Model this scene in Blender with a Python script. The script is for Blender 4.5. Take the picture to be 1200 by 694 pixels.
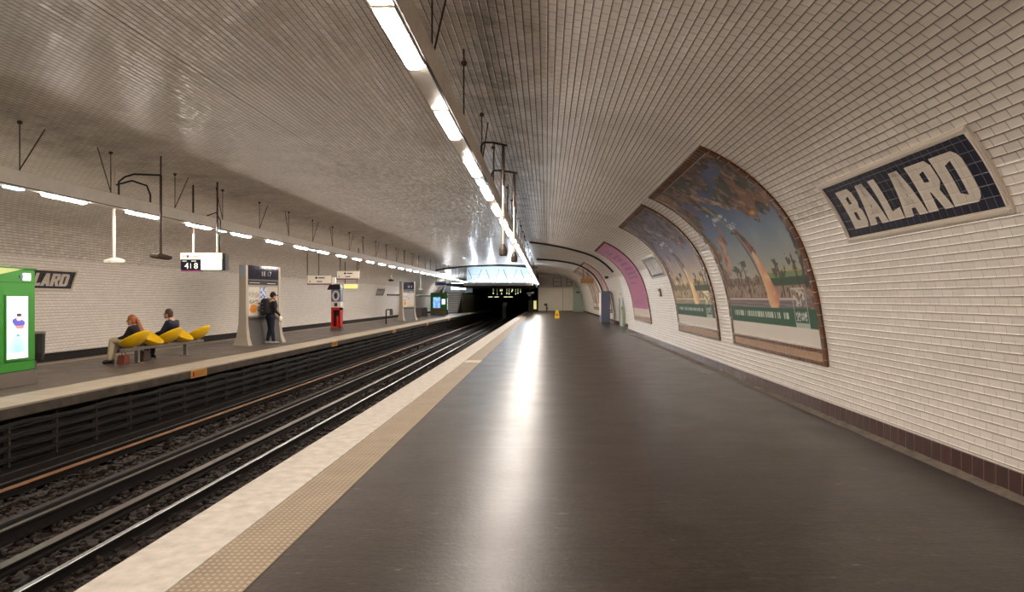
import bpy, bmesh, math, random
from mathutils import Vector, Matrix, noise
random.seed(7)
PI = math.pi
SC = bpy.context.scene
COL = SC.collection
for o in list(bpy.data.objects): bpy.data.objects.remove(o)

# ------------------------------------------------------------ camera, world, exposure
F = 780.0                       # focal length in pixels of a 1200 px wide frame
cam = bpy.data.objects.new('camera', bpy.data.cameras.new('camera'))
COL.objects.link(cam); SC.camera = cam
cam.location = (0, 0, 1.55); cam.rotation_euler = (PI/2, 0, 0)
cam.data.sensor_width = 36; cam.data.lens = F/1200*36
cam.data.shift_x = -40/1200; cam.data.shift_y = 3/1200
cam.data.clip_start = .05; cam.data.clip_end = 400
w = bpy.data.worlds.new('world'); SC.world = w; w.use_nodes = True
w.node_tree.nodes['Background'].inputs[0].default_value = (0, 0, 0, 1)
w.node_tree.nodes['Background'].inputs[1].default_value = 0
SC.view_settings.view_transform = 'Standard'; SC.view_settings.look = 'None'
SC.view_settings.gamma = 1; SC.view_settings.use_curve_mapping = False
SC.view_settings.exposure = 0.62
TUBE = 95.0      # strength of the lit tubes
TUBE_COL = (1.0, .885, .785)
UP_W = 95.0     # watts of each cool floodlight over the tracks

# ------------------------------------------------------------ materials
def srgb(r, g, b):
    f = lambda c: (c/255/12.92 if c/255 <= .04045 else ((c/255+.055)/1.055)**2.4)
    return (f(r), f(g), f(b), 1)
def mat(name, rgb, rough=.5, metal=0, emis=None, estr=0, spec=.5, noise_amt=0, noise_scale=8, bump=0, bscale=40, coat=0):
    m = bpy.data.materials.new(name); m.use_nodes = True
    nt = m.node_tree; b = nt.nodes['Principled BSDF']
    c = srgb(*rgb) if max(rgb) > 1.001 else (*rgb, 1)
    b.inputs['Base Color'].default_value = c
    b.inputs['Roughness'].default_value = rough; b.inputs['Metallic'].default_value = metal
    b.inputs['Specular IOR Level'].default_value = spec; b.inputs['Coat Weight'].default_value = coat
    if emis is not None:
        b.inputs['Emission Color'].default_value = srgb(*emis) if max(emis) > 1.001 else (*emis, 1)
        b.inputs['Emission Strength'].default_value = estr
    tc = nt.nodes.new('ShaderNodeTexCoord')
    if noise_amt:
        n = nt.nodes.new('ShaderNodeTexNoise'); n.inputs['Scale'].default_value = noise_scale; n.inputs['Detail'].default_value = 5
        nt.links.new(tc.outputs['Object'], n.inputs['Vector'])
        mr = nt.nodes.new('ShaderNodeMapRange'); mr.inputs[1].default_value = .3; mr.inputs[2].default_value = .7
        mr.inputs[3].default_value = 1-noise_amt; mr.inputs[4].default_value = 1+noise_amt*.6
        nt.links.new(n.outputs[0], mr.inputs[0])
        mx = nt.nodes.new('ShaderNodeVectorMath'); mx.operation = 'SCALE'; mx.inputs[0].default_value = c[:3]
        nt.links.new(mr.outputs[0], mx.inputs['Scale']); nt.links.new(mx.outputs[0], b.inputs['Base Color'])
    if bump:
        n = nt.nodes.new('ShaderNodeTexNoise'); n.inputs['Scale'].default_value = bscale; n.inputs['Detail'].default_value = 6
        nt.links.new(tc.outputs['Object'], n.inputs['Vector'])
        bp = nt.nodes.new('ShaderNodeBump'); bp.inputs['Strength'].default_value = bump; bp.inputs['Distance'].default_value = .02
        nt.links.new(n.outputs[0], bp.inputs['Height']); nt.links.new(bp.outputs[0], b.inputs['Normal'])
    return m
class NG:
    """tiny node helper"""
    def __init__(s, m): s.nt = m.node_tree; s.b = s.nt.nodes['Principled BSDF']
    def put(s, sock, v):
        if isinstance(v, bpy.types.NodeSocket): s.nt.links.new(v, sock)
        else: sock.default_value = v
    def m(s, op, a, b=0., c=0.):
        n = s.nt.nodes.new('ShaderNodeMath'); n.operation = op
        for i, v in enumerate((a, b, c)): s.put(n.inputs[i], v)
        return n.outputs[0]
    def mr(s, v, a, b, c, d):
        n = s.nt.nodes.new('ShaderNodeMapRange')
        for i, q in enumerate((v, a, b, c, d)): s.put(n.inputs[i], q)
        return n.outputs[0]
    def mix(s, f, a, b):
        n = s.nt.nodes.new('ShaderNodeMix'); n.data_type = 'RGBA'
        s.put(n.inputs[0], f); s.put(n.inputs[6], a); s.put(n.inputs[7], b); return n.outputs[2]
    def noise(s, vec, scale, detail=4, rough=.5):
        n = s.nt.nodes.new('ShaderNodeTexNoise'); n.inputs['Scale'].default_value = scale
        n.inputs['Detail'].default_value = detail; n.inputs['Roughness'].default_value = rough
        s.nt.links.new(vec, n.inputs['Vector']); return n.outputs[0]
    def sep(s, vec):
        n = s.nt.nodes.new('ShaderNodeSeparateXYZ'); s.nt.links.new(vec, n.inputs[0]); return n.outputs
    def comb(s, x, y, z=0.):
        n = s.nt.nodes.new('ShaderNodeCombineXYZ')
        for i, v in enumerate((x, y, z)): s.put(n.inputs[i], v)
        return n.outputs[0]
    def vm(s, op, a, b=None, sc=None):
        n = s.nt.nodes.new('ShaderNodeVectorMath'); n.operation = op
        s.put(n.inputs[0], a)
        if b is not None: s.put(n.inputs[1], b)
        if sc is not None: s.put(n.inputs['Scale'], sc)
        return n.outputs[0]
def tile_mat(name, tw, th, tile, grout, rough=.12, tilt=.03, half=True, gw=.0025, bevel=.006, dirt=False, var=.06, bstr=.55):
    """glazed tiles laid out on the UV map, whose units are metres"""
    m = mat(name, tile, rough); g = NG(m)
    uv = g.nt.nodes.new('ShaderNodeUVMap').outputs[0]
    x, y, _ = g.sep(uv)
    rf = g.m('DIVIDE', y, th); row = g.m('FLOOR', rf)
    off = g.m('MULTIPLY', g.m('MODULO', g.m('ABSOLUTE', row), 2.), .5) if half else 0.
    cf = g.m('ADD', g.m('DIVIDE', x, tw), off); colm = g.m('FLOOR', cf)
    fu = g.m('FRACT', cf); fv = g.m('FRACT', rf)
    du = g.m('MULTIPLY', g.m('MINIMUM', fu, g.m('SUBTRACT', 1., fu)), tw)
    dv = g.m('MULTIPLY', g.m('MINIMUM', fv, g.m('SUBTRACT', 1., fv)), th)
    du2 = du if not half else g.m('ADD', du, .0012)
    d = g.m('MINIMUM', du2, dv)
    mask = g.mr(d, gw*.3, gw, 0., 1.)
    hgt = g.mr(g.m('MINIMUM', g.m('ADD', du, bevel*.55), dv) if half else d, 0., bevel, 0., 1.)
    wn = g.nt.nodes.new('ShaderNodeTexWhiteNoise'); wn.noise_dimensions = '2D'
    g.nt.links.new(g.comb(colm, row), wn.inputs['Vector'])
    geo = g.nt.nodes.new('ShaderNodeNewGeometry')
    t = g.vm('SCALE', g.vm('SUBTRACT', wn.outputs['Color'], (.5, .5, .5)), sc=tilt*2)
    nrm = g.vm('NORMALIZE', g.vm('ADD', geo.outputs['Normal'], t))
    bp = g.nt.nodes.new('ShaderNodeBump'); bp.inputs['Strength'].default_value = bstr; bp.inputs['Distance'].default_value = .005
    g.nt.links.new(hgt, bp.inputs['Height']); g.nt.links.new(nrm, bp.inputs['Normal'])
    g.nt.links.new(bp.outputs[0], g.b.inputs['Normal'])
    sh = g.mr(wn.outputs['Value'], 0., 1., 1-var, 1+var*.5)
    tc = g.vm('SCALE', srgb(*tile)[:3], sc=sh)
    c = g.mix(mask, srgb(*grout), tc)
    if dirt:
        px, py, pz = g.sep(geo.outputs['Position'])
        band = g.m('MAXIMUM', g.mr(g.m('ABSOLUTE', g.m('ADD', px, .62)), .1, .85, 1., 0.),
                   g.mr(g.m('ABSOLUTE', g.m('ADD', px, 7.7)), .2, 1.3, .8, 0.))
        up = g.mr(pz, 3.2, 3.5, 0., 1.)
        n = g.noise(geo.outputs['Position'], 2.3, 8, .7)
        dd = g.m('MULTIPLY', g.m('MULTIPLY', band, up), g.mr(n, .42, .66, 0., 1.))
        c = g.mix(g.m('MULTIPLY', dd, .75), c, srgb(70, 60, 52))
        n2 = g.noise(geo.outputs['Position'], .5, 5, .6)
        c = g.mix(g.m('MULTIPLY', g.mr(n2, .45, .7, 0., .4), up), c, srgb(150, 135, 118))
    g.nt.links.new(c, g.b.inputs['Base Color'])
    g.nt.links.new(g.mr(mask, 0., 1., .8, rough), g.b.inputs['Roughness'])
    return m
def attr_mat(name, rough=.45, emit=0.0, spec=.5):
    m = mat(name, (200, 200, 200), rough, spec=spec)
    a = m.node_tree.nodes.new('ShaderNodeAttribute'); a.attribute_name = 'print'
    b = m.node_tree.nodes['Principled BSDF']
    m.node_tree.links.new(a.outputs['Color'], b.inputs['Base Color'])
    if emit:
        m.node_tree.links.new(a.outputs['Color'], b.inputs['Emission Color']); b.inputs['Emission Strength'].default_value = emit
    return m

M = {}
M['tile'] = tile_mat('glazed_white_tile', .15, .075, (236, 228, 217), (130, 114, 98), rough=.28, tilt=.02, gw=.004, bevel=.012, bstr=1.0)
M['tile_up'] = tile_mat('glazed_white_tile_vault', .15, .075, (220, 210, 198), (84, 72, 60), rough=.285, tilt=.085, dirt=True, var=.1, gw=.006, bevel=.012, bstr=1.0)
M['brown_tile'] = tile_mat('brown_plinth_tile', .15, .30, (66, 32, 24), (150, 130, 112), rough=.15, tilt=.02, half=False, gw=.003, var=.25)
M['frame_tile'] = tile_mat('brown_frame_tile', .15, .15, (98, 56, 24), (160, 130, 95), rough=.16, tilt=.03, half=False, gw=.004, var=.3)
M['blue_tile'] = tile_mat('navy_sign_tile', .1, .095, (16, 20, 46), (120, 116, 112), rough=.28, tilt=.012, half=False, gw=.0026, var=.3)
M['letter_tile'] = tile_mat('white_letter_tile', .1, .095, (214, 203, 188), (178, 166, 150), rough=.2, tilt=.01, half=False, gw=.0018, var=.04)
M['white_glaze'] = mat('white_glazed_moulding', (216, 205, 190), .18)
M['tan'] = mat('tan_strip', (176, 142, 112), .4, noise_amt=.2, noise_scale=20)
M['concrete'] = mat('cement', (118, 108, 96), .85, noise_amt=.35, noise_scale=9, bump=.5)
M['nosing'] = mat('white_nosing_paint', (204, 195, 182), .55, noise_amt=.2, noise_scale=9, bump=.35, bscale=22)
M['nosing2'] = mat('pale_nosing', (158, 146, 128), .55, noise_amt=.15, noise_scale=3, bump=.2)
M['fascia'] = mat('platform_edge_concrete', (92, 84, 74), .8, noise_amt=.3, noise_scale=5, bump=.3)
M['beam'] = mat('beam_cream_paint', (240, 232, 220), .45, noise_amt=.06)
M['dark'] = mat('black_rubber', (14, 13, 13), .6)
M['black'] = mat('black_plastic', (18, 18, 20), .35)
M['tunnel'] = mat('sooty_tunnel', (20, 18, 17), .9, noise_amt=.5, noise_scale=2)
M['undwall'] = mat('dark_platform_wall', (24, 20, 18), .8, noise_amt=.5, noise_scale=3)  # near-black brown, mottled by noise
M['cable'] = mat('dark_cable', (30, 26, 24), .45)
M['rod'] = mat('grimy_steel_rod', (74, 62, 54), .5, metal=.4)
M['pole_l'] = mat('pale_painted_pole', (200, 192, 178), .35)
M['steel'] = mat('brushed_steel', (150, 145, 138), .35, metal=.8)
M['rail_side'] = mat('rusty_rail', (30, 24, 21), .6, metal=.3, noise_amt=.4, noise_scale=10)
M['rail_top'] = mat('polished_rail_top', (150, 150, 152), .3, metal=1)
M['rail_dull'] = mat('dull_rail_top', (96, 88, 82), .38, metal=.8)
M['rust'] = mat('rust_orange_rail', (128, 88, 54), .5, metal=.3, noise_amt=.35, noise_scale=6)
M['insul'] = mat('dark_insulator', (74, 62, 54), .5, noise_amt=.3)
M['sleeper'] = mat('oily_wood', (38, 31, 27), .8, noise_amt=.4)
M['green'] = mat('green_enamel', (58, 140, 50), .35)
M['lime'] = mat('pale_lime_panel', (198, 214, 140), .4)
M['plinthgrey'] = mat('grey_metal_plinth', (118, 108, 100), .4, metal=.3)
M['yellow'] = mat('yellow_plastic', (232, 186, 8), .3, coat=.3)
M['yellowsign'] = mat('yellow_label', (206, 160, 74), .5)
M['orange'] = mat('orange_label', (190, 110, 40), .5)
M['totem'] = mat('totem_grey_cream', (176, 166, 150), .4)
M['totem_d'] = mat('totem_dark_grey', (92, 88, 84), .45)
M['navy'] = mat('navy_panel', (26, 28, 48), .08)
M['white'] = mat('white_enamel', (226, 220, 210), .35)
M['offwhite'] = mat('off_white_panel', (244, 234, 214), .5, noise_amt=.05, noise_scale=1)
M['paleblue'] = mat('pale_blue_white_paint', (160, 176, 188), .4)
M['red'] = mat('red_enamel', (196, 30, 26), .35)
M['blue'] = mat('blue_enamel', (54, 80, 140), .35)
M['greyblue'] = mat('grey_blue_enamel', (104, 112, 136), .35)
M['palegreen'] = mat('pale_green_door', (176, 190, 172), .4)
M['magenta'] = mat('magenta_edge', (150, 60, 110), .4)
M['amber'] = mat('led_amber', (240, 235, 190), .4, emis=(240, 236, 190), estr=.8)
M['lcdwhite'] = mat('backlit_white', (240, 246, 240), .4, emis=(236, 250, 236), estr=.8)
M['signlit'] = mat('backlit_sign_face', (235, 226, 208), .4, emis=(250, 236, 214), estr=.12)
M['yellowlit'] = mat('backlit_yellow_face', (240, 236, 160), .4, emis=(246, 240, 150), estr=.45)
M['orangelit'] = mat('backlit_amber_face', (140, 98, 52), .5, emis=(200, 150, 80), estr=.06)
M['ink'] = mat('dark_ink', (40, 34, 44), .5)
M['purpleink'] = mat('purple_ink', (120, 70, 130), .5)
M['tube'] = mat('lit_tube', (255, 250, 240), .4, emis=TUBE_COL, estr=TUBE)
M['bluetube'] = mat('blue_safety_lamp', (180, 215, 255), .4, emis=(.42, .72, 1.0), estr=5)
M['cool'] = mat('cool_flood_lamp', (240, 248, 255), .4, emis=(.85, .93, 1.0), estr=14)
M['coolpanel'] = mat('cool_lit_panel', (240, 246, 255), .4, emis=(.8, .92, 1.0), estr=3.5)
M['stair_fill'] = mat('bright_stair_fill', (240, 240, 240), .4, emis=(1, .92, .82), estr=90)  # lit face of the lamp added for the stairs
M['greenlamp'] = mat('tunnel_lamp', (200, 220, 120), .4, emis=(.8, .85, .45), estr=1.2)
M['skin'] = mat('skin', (206, 150, 122), .5)
M['hair_red'] = mat('auburn_hair', (158, 90, 52), .5, noise_amt=.3, noise_scale=60)
M['hair_brown'] = mat('brown_hair', (66, 44, 32), .5, noise_amt=.3, noise_scale=60)
M['hair_dark'] = mat('black_cap_cloth', (16, 15, 16), .8)
M['cloth_black'] = mat('black_cloth', (20, 20, 26), .85, bump=.2, bscale=60)
M['cloth_navy'] = mat('navy_cloth', (22, 28, 46), .85, bump=.2, bscale=60)
M['cloth_beige'] = mat('beige_cloth', (196, 180, 152), .85, bump=.2, bscale=60)
M['leather'] = mat('brown_leather', (112, 52, 34), .45)
M['shoe'] = mat('black_leather', (14, 13, 14), .35)
M['sneaker'] = mat('grey_sneaker', (150, 146, 140), .6)
M['glass'] = mat('mirror_glass', (210, 215, 225), .08, metal=1)
M['printed'] = attr_mat('printed_paper', .42, spec=.35)
M['screen'] = attr_mat('lit_screen', .3, emit=.62)

# asphalt of the platforms
def asphalt(name, rgb, r0, r1, seams=True, sheen=.5):
    m = mat(name, rgb, .4, spec=sheen); g = NG(m)
    geo = g.nt.nodes.new('ShaderNodeNewGeometry'); P = geo.outputs['Position']
    px, py, pz = g.sep(P)
    n1 = g.noise(P, .55, 6, .6); n2 = g.noise(P, 22, 6, .65)
    st = g.noise(g.comb(g.m('MULTIPLY', px, 1.1), g.m('MULTIPLY', py, 6.)), 1.6, 5, .6)
    sc = g.m('MULTIPLY', g.mr(n1, .2, .8, .7, 1.3), g.mr(n2, .25, .75, .55, 1.45))
    sc = g.m('MULTIPLY', sc, g.mr(st, .25, .75, .65, 1.4))
    c = g.vm('SCALE', srgb(*rgb)[:3], sc=sc)
    grit = g.noise(P, 95, 3, .6)
    fine = g.noise(g.comb(g.m('MULTIPLY', px, 1.0), g.m('MULTIPLY', py, 4.)), 7, 8, .75)
    c = g.vm('SCALE', c, sc=g.mr(fine, .3, .7, .5, 1.5))
    dash = g.noise(g.comb(g.m('MULTIPLY', px, 1.6), g.m('MULTIPLY', py, 8.)), 3.4, 4, .6)
    c = g.mix(g.mr(dash, .655, .72, 0., .55), c, srgb(150, 140, 128))
    c = g.vm('SCALE', c, sc=g.mr(grit, .3, .7, .72, 1.3))
    if seams:
        dy = g.m('ABSOLUTE', g.m('SUBTRACT', g.m('FRACT', g.m('DIVIDE', g.m('ADD', py, .1), 4.7)), .5))
        c = g.mix(g.mr(dy, .0003, .0012, .45, 0.), c, srgb(150, 140, 128))
    g.nt.links.new(c, g.b.inputs['Base Color'])
    rr = g.mr(g.noise(P, 1.6, 3, .5), .15, .85, r0, r1)
    g.nt.links.new(rr, g.b.inputs['Roughness'])
    bp = g.nt.nodes.new('ShaderNodeBump'); bp.inputs['Strength'].default_value = .3; bp.inputs['Distance'].default_value = .006
    g.nt.links.new(g.noise(P, 28, 5, .65), bp.inputs['Height']); g.nt.links.new(bp.outputs[0], g.b.inputs['Normal'])
    return m
M['floor'] = asphalt('worn_asphalt', (54, 46, 40), .285, .37, sheen=.24)
M['floor2'] = asphalt('worn_asphalt_far', (84, 74, 66), .35, .55, seams=False)
# studded strip
def tactile():
    m = mat('studded_beige_strip', (150, 132, 108), .5); g = NG(m)
    geo = g.nt.nodes.new('ShaderNodeNewGeometry'); px, py, pz = g.sep(geo.outputs['Position'])
    fx = g.m('SUBTRACT', g.m('FRACT', g.m('DIVIDE', px, .04)), .5); fy = g.m('SUBTRACT', g.m('FRACT', g.m('DIVIDE', py, .05)), .5)
    r = g.m('SQRT', g.m('ADD', g.m('MULTIPLY', fx, fx), g.m('MULTIPLY', fy, fy)))
    h = g.mr(r, .2, .34, 1., 0.)
    n = g.noise(geo.outputs['Position'], 3, 5, .6)
    c = g.mix(g.m('MULTIPLY', h, .6), g.vm('SCALE', srgb(140, 122, 98)[:3], sc=g.mr(n, .3, .7, .8, 1.15)), srgb(196, 182, 158))
    g.nt.links.new(c, g.b.inputs['Base Color'])
    bp = g.nt.nodes.new('ShaderNodeBump'); bp.inputs['Strength'].default_value = .6; bp.inputs['Distance'].default_value = .006
    g.nt.links.new(h, bp.inputs['Height']); g.nt.links.new(bp.outputs[0], g.b.inputs['Normal'])
    return m
M['tactile'] = tactile()
M['ballast'] = mat('brown_ballast', (50, 39, 32), .85, noise_amt=.6, noise_scale=9, bump=1, bscale=16)

# ------------------------------------------------------------ mesh helpers
class MB:
    def __init__(s): s.v = []; s.f = []; s.uv = []; s.has = False; s.col = None
    def add(s, vs, fs, uvs=None):
        n = len(s.v); s.v += [Vector(p) for p in vs]; s.f += [tuple(i+n for i in f) for f in fs]
        if uvs: s.has = True
        s.uv += list(uvs) if uvs else [(0, 0)]*len(vs)
        return s
    def box(s, x0, x1, y0, y1, z0, z1):
        x0, x1 = sorted((x0, x1)); y0, y1 = sorted((y0, y1)); z0, z1 = sorted((z0, z1))
        p = [(x, y, z) for z in (z0, z1) for y in (y0, y1) for x in (x0, x1)]
        return s.add(p, [(0, 2, 3, 1), (4, 5, 7, 6), (0, 1, 5, 4), (2, 6, 7, 3), (0, 4, 6, 2), (1, 3, 7, 5)])
    def tube(s, pts, r, n=8, cap=True):
        pts = [Vector(p) for p in pts]; rs = r if isinstance(r, (list, tuple)) else [r]*len(pts)
        vs = []; fs = []; up = None
        for i, p in enumerate(pts):
            d = (pts[min(i+1, len(pts)-1)]-pts[max(i-1, 0)]).normalized()
            if up is None: up = d.orthogonal().normalized()
            up = (up-d*up.dot(d)); up = up.normalized() if up.length > 1e-5 else d.orthogonal().normalized()
            b = d.cross(up)
            for k in range(n):
                a = 2*PI*k/n; vs.append(p+(up*math.cos(a)+b*math.sin(a))*rs[i])
        for i in range(len(pts)-1):
            for k in range(n):
                fs.append((i*n+k, i*n+(k+1) % n, (i+1)*n+(k+1) % n, (i+1)*n+k))
        if cap: fs += [tuple(range(n))[::-1], tuple((len(pts)-1)*n+k for k in range(n))]
        return s.add(vs, fs)
    def prism(s, poly, axis, a, b):
        """poly: 2-D points; axis: the extruded axis"""
        def pt(p, t):
            return {'x': (t, p[0], p[1]), 'y': (p[0], t, p[1]), 'z': (p[0], p[1], t)}[axis]
        n = len(poly)
        return s.add([pt(p, a) for p in poly]+[pt(p, b) for p in poly],
                     [tuple(range(n)), tuple(range(2*n-1, n-1, -1))]+[(i, i+n, (i+1) % n+n, (i+1) % n) for i in range(n)])
    def ball(s, c, r, seg=14, ring=9, sc=(1, 1, 1), rot=None):
        vs = []; fs = []
        for i in range(ring+1):
            t = PI*i/ring
            for k in range(seg):
                a = 2*PI*k/seg
                v = Vector((math.sin(t)*math.cos(a)*r*sc[0], math.sin(t)*math.sin(a)*r*sc[1], math.cos(t)*r*sc[2]))
                if rot: v = rot @ v
                vs.append(Vector(c)+v)
        for i in range(ring):
            for k in range(seg): fs.append((i*seg+k, (i+1)*seg+k, (i+1)*seg+(k+1) % seg, i*seg+(k+1) % seg))
        return s.add(vs, fs)
    def cap(s, a, b, ra, rb, n=12):
        """tapered limb with round ends"""
        a, b = Vector(a), Vector(b); d = (b-a); L = d.length; d = d/L if L else Vector((0, 0, 1))
        pts = []; rs = []
        for k in range(5): t = PI/2*(1-k/5); pts.append(a-d*ra*math.sin(t)); rs.append(max(ra*math.cos(t), 1e-4))
        for k in range(1, 5): pts.append(a+d*L*k/5); rs.append(ra+(rb-ra)*k/5)
        for k in range(6): t = PI/2*k/5; pts.append(b+d*rb*math.sin(t)); rs.append(max(rb*math.cos(t), 1e-4))
        return s.tube(pts, rs, n)
    def build(s, name, m=None, parent=None, bevel=0, smooth=False, fix=True):
        me = bpy.data.meshes.new(name)
        o = bpy.data.objects.new(name, me); COL.objects.link(o)
        off = Vector((0, 0, 0))
        if parent is not None:
            o.parent = parent; p = parent
            while p is not None: off += p.location; p = p.parent
        me.from_pydata([tuple(v-off) for v in s.v], [], s.f)
        if s.has:
            l = me.uv_layers.new(name='UVMap')
            for lp in me.loops: l.data[lp.index].uv = s.uv[lp.vertex_index]
        if s.col:
            a = me.color_attributes.new('print', 'FLOAT_COLOR', 'POINT')
            for i, c in enumerate(s.col): a.data[i].color = c
        if bevel or fix:
            bm = bmesh.new(); bm.from_mesh(me)
            bmesh.ops.recalc_face_normals(bm, faces=bm.faces)
            if bevel: bmesh.ops.bevel(bm, geom=bm.edges[:], offset=bevel, segments=2, affect='EDGES', clamp_overlap=True)
            bm.to_mesh(me); bm.free()
        if smooth:
            for p in me.polygons: p.use_smooth = True
        if m: me.materials.append(m)
        return o
def tag(o, label=None, cat=None, group=None, kind=None):
    if label: o['label'] = label
    if cat: o['category'] = cat
    if group: o['group'] = group
    if kind: o['kind'] = kind
    return o
def empty(name, loc, label, cat, group=None):
    o = bpy.data.objects.new(name, None); COL.objects.link(o); o.location = loc; o.empty_display_size = .1
    return tag(o, label, cat, group)
def struct(o, label=None):
    o['kind'] = 'structure'
    if label: o['label'] = label
    return o
def spin(root, ang):
    root.rotation_euler = (0, 0, ang)
def copy_tree(o, parent=None):
    c = o.copy(); COL.objects.link(c); c.parent = parent
    for ch in [x for x in o.children]: copy_tree(ch, c)
    return c
_ones = 'zero first second third fourth fifth sixth seventh eighth ninth tenth eleventh twelfth thirteenth fourteenth fifteenth sixteenth seventeenth eighteenth nineteenth'.split()
def ordinal(n):
    if n < 20: return _ones[n]
    t = {2: 'twent', 3: 'thirt', 4: 'fort', 5: 'fift'}[n//10]
    return t+'ieth' if n % 10 == 0 else t+'y-'+_ones[n % 10]

# text in the built-in font as flat 2-D triangles, unit height about 1
def text2d(txt, extr=0):
    cu = bpy.data.curves.new('t', 'FONT'); cu.body = txt; cu.size = 1.0; cu.align_x = 'LEFT'; cu.resolution_u = 3
    ob = bpy.data.objects.new('t', cu); COL.objects.link(ob)
    dg = bpy.context.evaluated_depsgraph_get(); dg.update()
    me = bpy.data.meshes.new_from_object(ob.evaluated_get(dg))
    vs = [v.co.copy() for v in me.vertices]; fs = [tuple(p.vertices) for p in me.polygons]
    bpy.data.objects.remove(ob); bpy.data.curves.remove(cu); bpy.data.meshes.remove(me)
    if not vs: return [], [], 0
    x0 = min(v.x for v in vs); x1 = max(v.x for v in vs)
    return [(v.x-x0, v.y) for v in vs], fs, x1-x0
def text_on(name, txt, origin, ux, uy, h, m, parent, width=None):
    """lettering laid on a plane: origin lower-left, ux/uy unit directions, cap height h"""
    v, f, wd = text2d(txt)
    sy = h/.7; sx = sy if width is None else width/wd
    ux, uy, origin = Vector(ux), Vector(uy), Vector(origin)
    mb = MB(); mb.add([origin+ux*(a*sx)+uy*(b*sy) for a, b in v], f)
    return mb.build(name, m, parent, fix=False)

# ------------------------------------------------------------ the vault
CX = -4.25
_half = [(3.67, 0), (3.66, .66), (3.59, 1.22), (3.485, 1.775), (3.29, 2.33), (3.0, 2.79), (2.58, 3.19), (2.035, 3.51),
         (1.2, 3.77), (.2, 3.98), (-.9, 4.13), (-2.3, 4.26), (CX, 4.32)]
def catmull(pts, n=10):
    P = [Vector((p[0], p[1])) for p in pts]
    last = Vector((2*CX-P[-2].x, P[-2].y)); first = P[0]*2-P[1]
    Q = [first]+P+[last]; out = []
    for i in range(1, len(Q)-2):
        for k in range(n):
            t = k/n; a, b, c, d = Q[i-1], Q[i], Q[i+1], Q[i+2]
            out.append(.5*((2*b)+(c-a)*t+(2*a-5*b+4*c-d)*t*t+(-a+3*b-3*c+d)*t**3))
    out.append(P[-1]); return out
HP = catmull(_half)
AL = [0]
for i in range(1, len(HP)): AL.append(AL[-1]+(HP[i]-HP[i-1]).length)
ATOP = AL[-1]
def prof(a, side='R', wide=False):
    a = max(0, min(ATOP, a)); i = 1
    while i < len(AL)-1 and AL[i] < a: i += 1
    t = (a-AL[i-1])/(AL[i]-AL[i-1]); p = HP[i-1].lerp(HP[i], t); d = (HP[i]-HP[i-1]).normalized()
    n = Vector((-d.y, d.x))            # points into the hall
    if wide:
        wgt = 1-(a/ATOP); k = .66*min(1, wgt*1.35); p = p-n*k if a > 1.5 else Vector((p.x+.66*1.0, p.y))
        if a > 1.5:
            q = max(0, 1-(a-1.5)/1.5); p = p*(1-q)+Vector((HP[0].x+.66+(prof(a)[0].x-HP[0].x), prof(a)[0].y))*q
        p.y = min(p.y, 4.45)
    if side == 'L': p = Vector((2*CX-p.x, p.y)); n = Vector((-n.x, n.y))
    return p, n
def on(side, y, a, off=0, wide=False):
    p, n = prof(a, side, wide); q = p+n*off
    return Vector((q.x, y, q.y))
def a_of_z(z):
    for i in range(1, len(HP)):
        if HP[i].y >= z: return AL[i-1]+(AL[i]-AL[i-1])*(z-HP[i-1].y)/(HP[i].y-HP[i-1].y)
    return ATOP
def patch(side, y0, y1, a0, a1, off=0, ny=2, na=24, wide=False, mb=None, u0=0, v0=0, flip=False):
    mb = mb or MB(); vs = []; uv = []; fs = []
    for j in range(na+1):
        a = a0+(a1-a0)*j/na
        for i in range(ny+1):
            y = y0+(y1-y0)*i/ny; vs.append(on(side, y, a, off, wide)); uv.append((y+u0, a+v0))
    for j in range(na):
        for i in range(ny):
            q = (j*(ny+1)+i, j*(ny+1)+i+1, (j+1)*(ny+1)+i+1, (j+1)*(ny+1)+i); fs.append(q)
    mb.add(vs, fs, uv); return mb
def slab(side, y0, y1, a0, a1, o0, o1, ny=1, na=12, mb=None, wide=False, u0=0, v0=0):
    """a curved slab of real thickness lying on the vault"""
    mb = mb or MB(); n0 = len(mb.v); vs = []; uv = []; fs = []
    for lay, off in enumerate((o0, o1)):
        for j in range(na+1):
            a = a0+(a1-a0)*j/na
            for i in range(ny+1):
                y = y0+(y1-y0)*i/ny; vs.append(on(side, y, a, off, wide)); uv.append((y+u0, a+v0))
    R = ny+1; L = R*(na+1)
    for j in range(na):
        for i in range(ny):
            b = j*R+i; fs += [(b, b+1, b+R+1, b+R), (L+b, L+b+R, L+b+R+1, L+b+1)]
    for j in range(na):
        b = j*R; fs += [(b, b+R, L+b+R, L+b), (b+ny, L+b+ny, L+b+R+ny, b+R+ny)]
    for i in range(ny):
        b = i; fs += [(b, L+b, L+b+1, b+1)]; b = na*R+i; fs += [(b, b+1, L+b+1, L+b)]
    mb.add(vs, fs, uv); return mb

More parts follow.
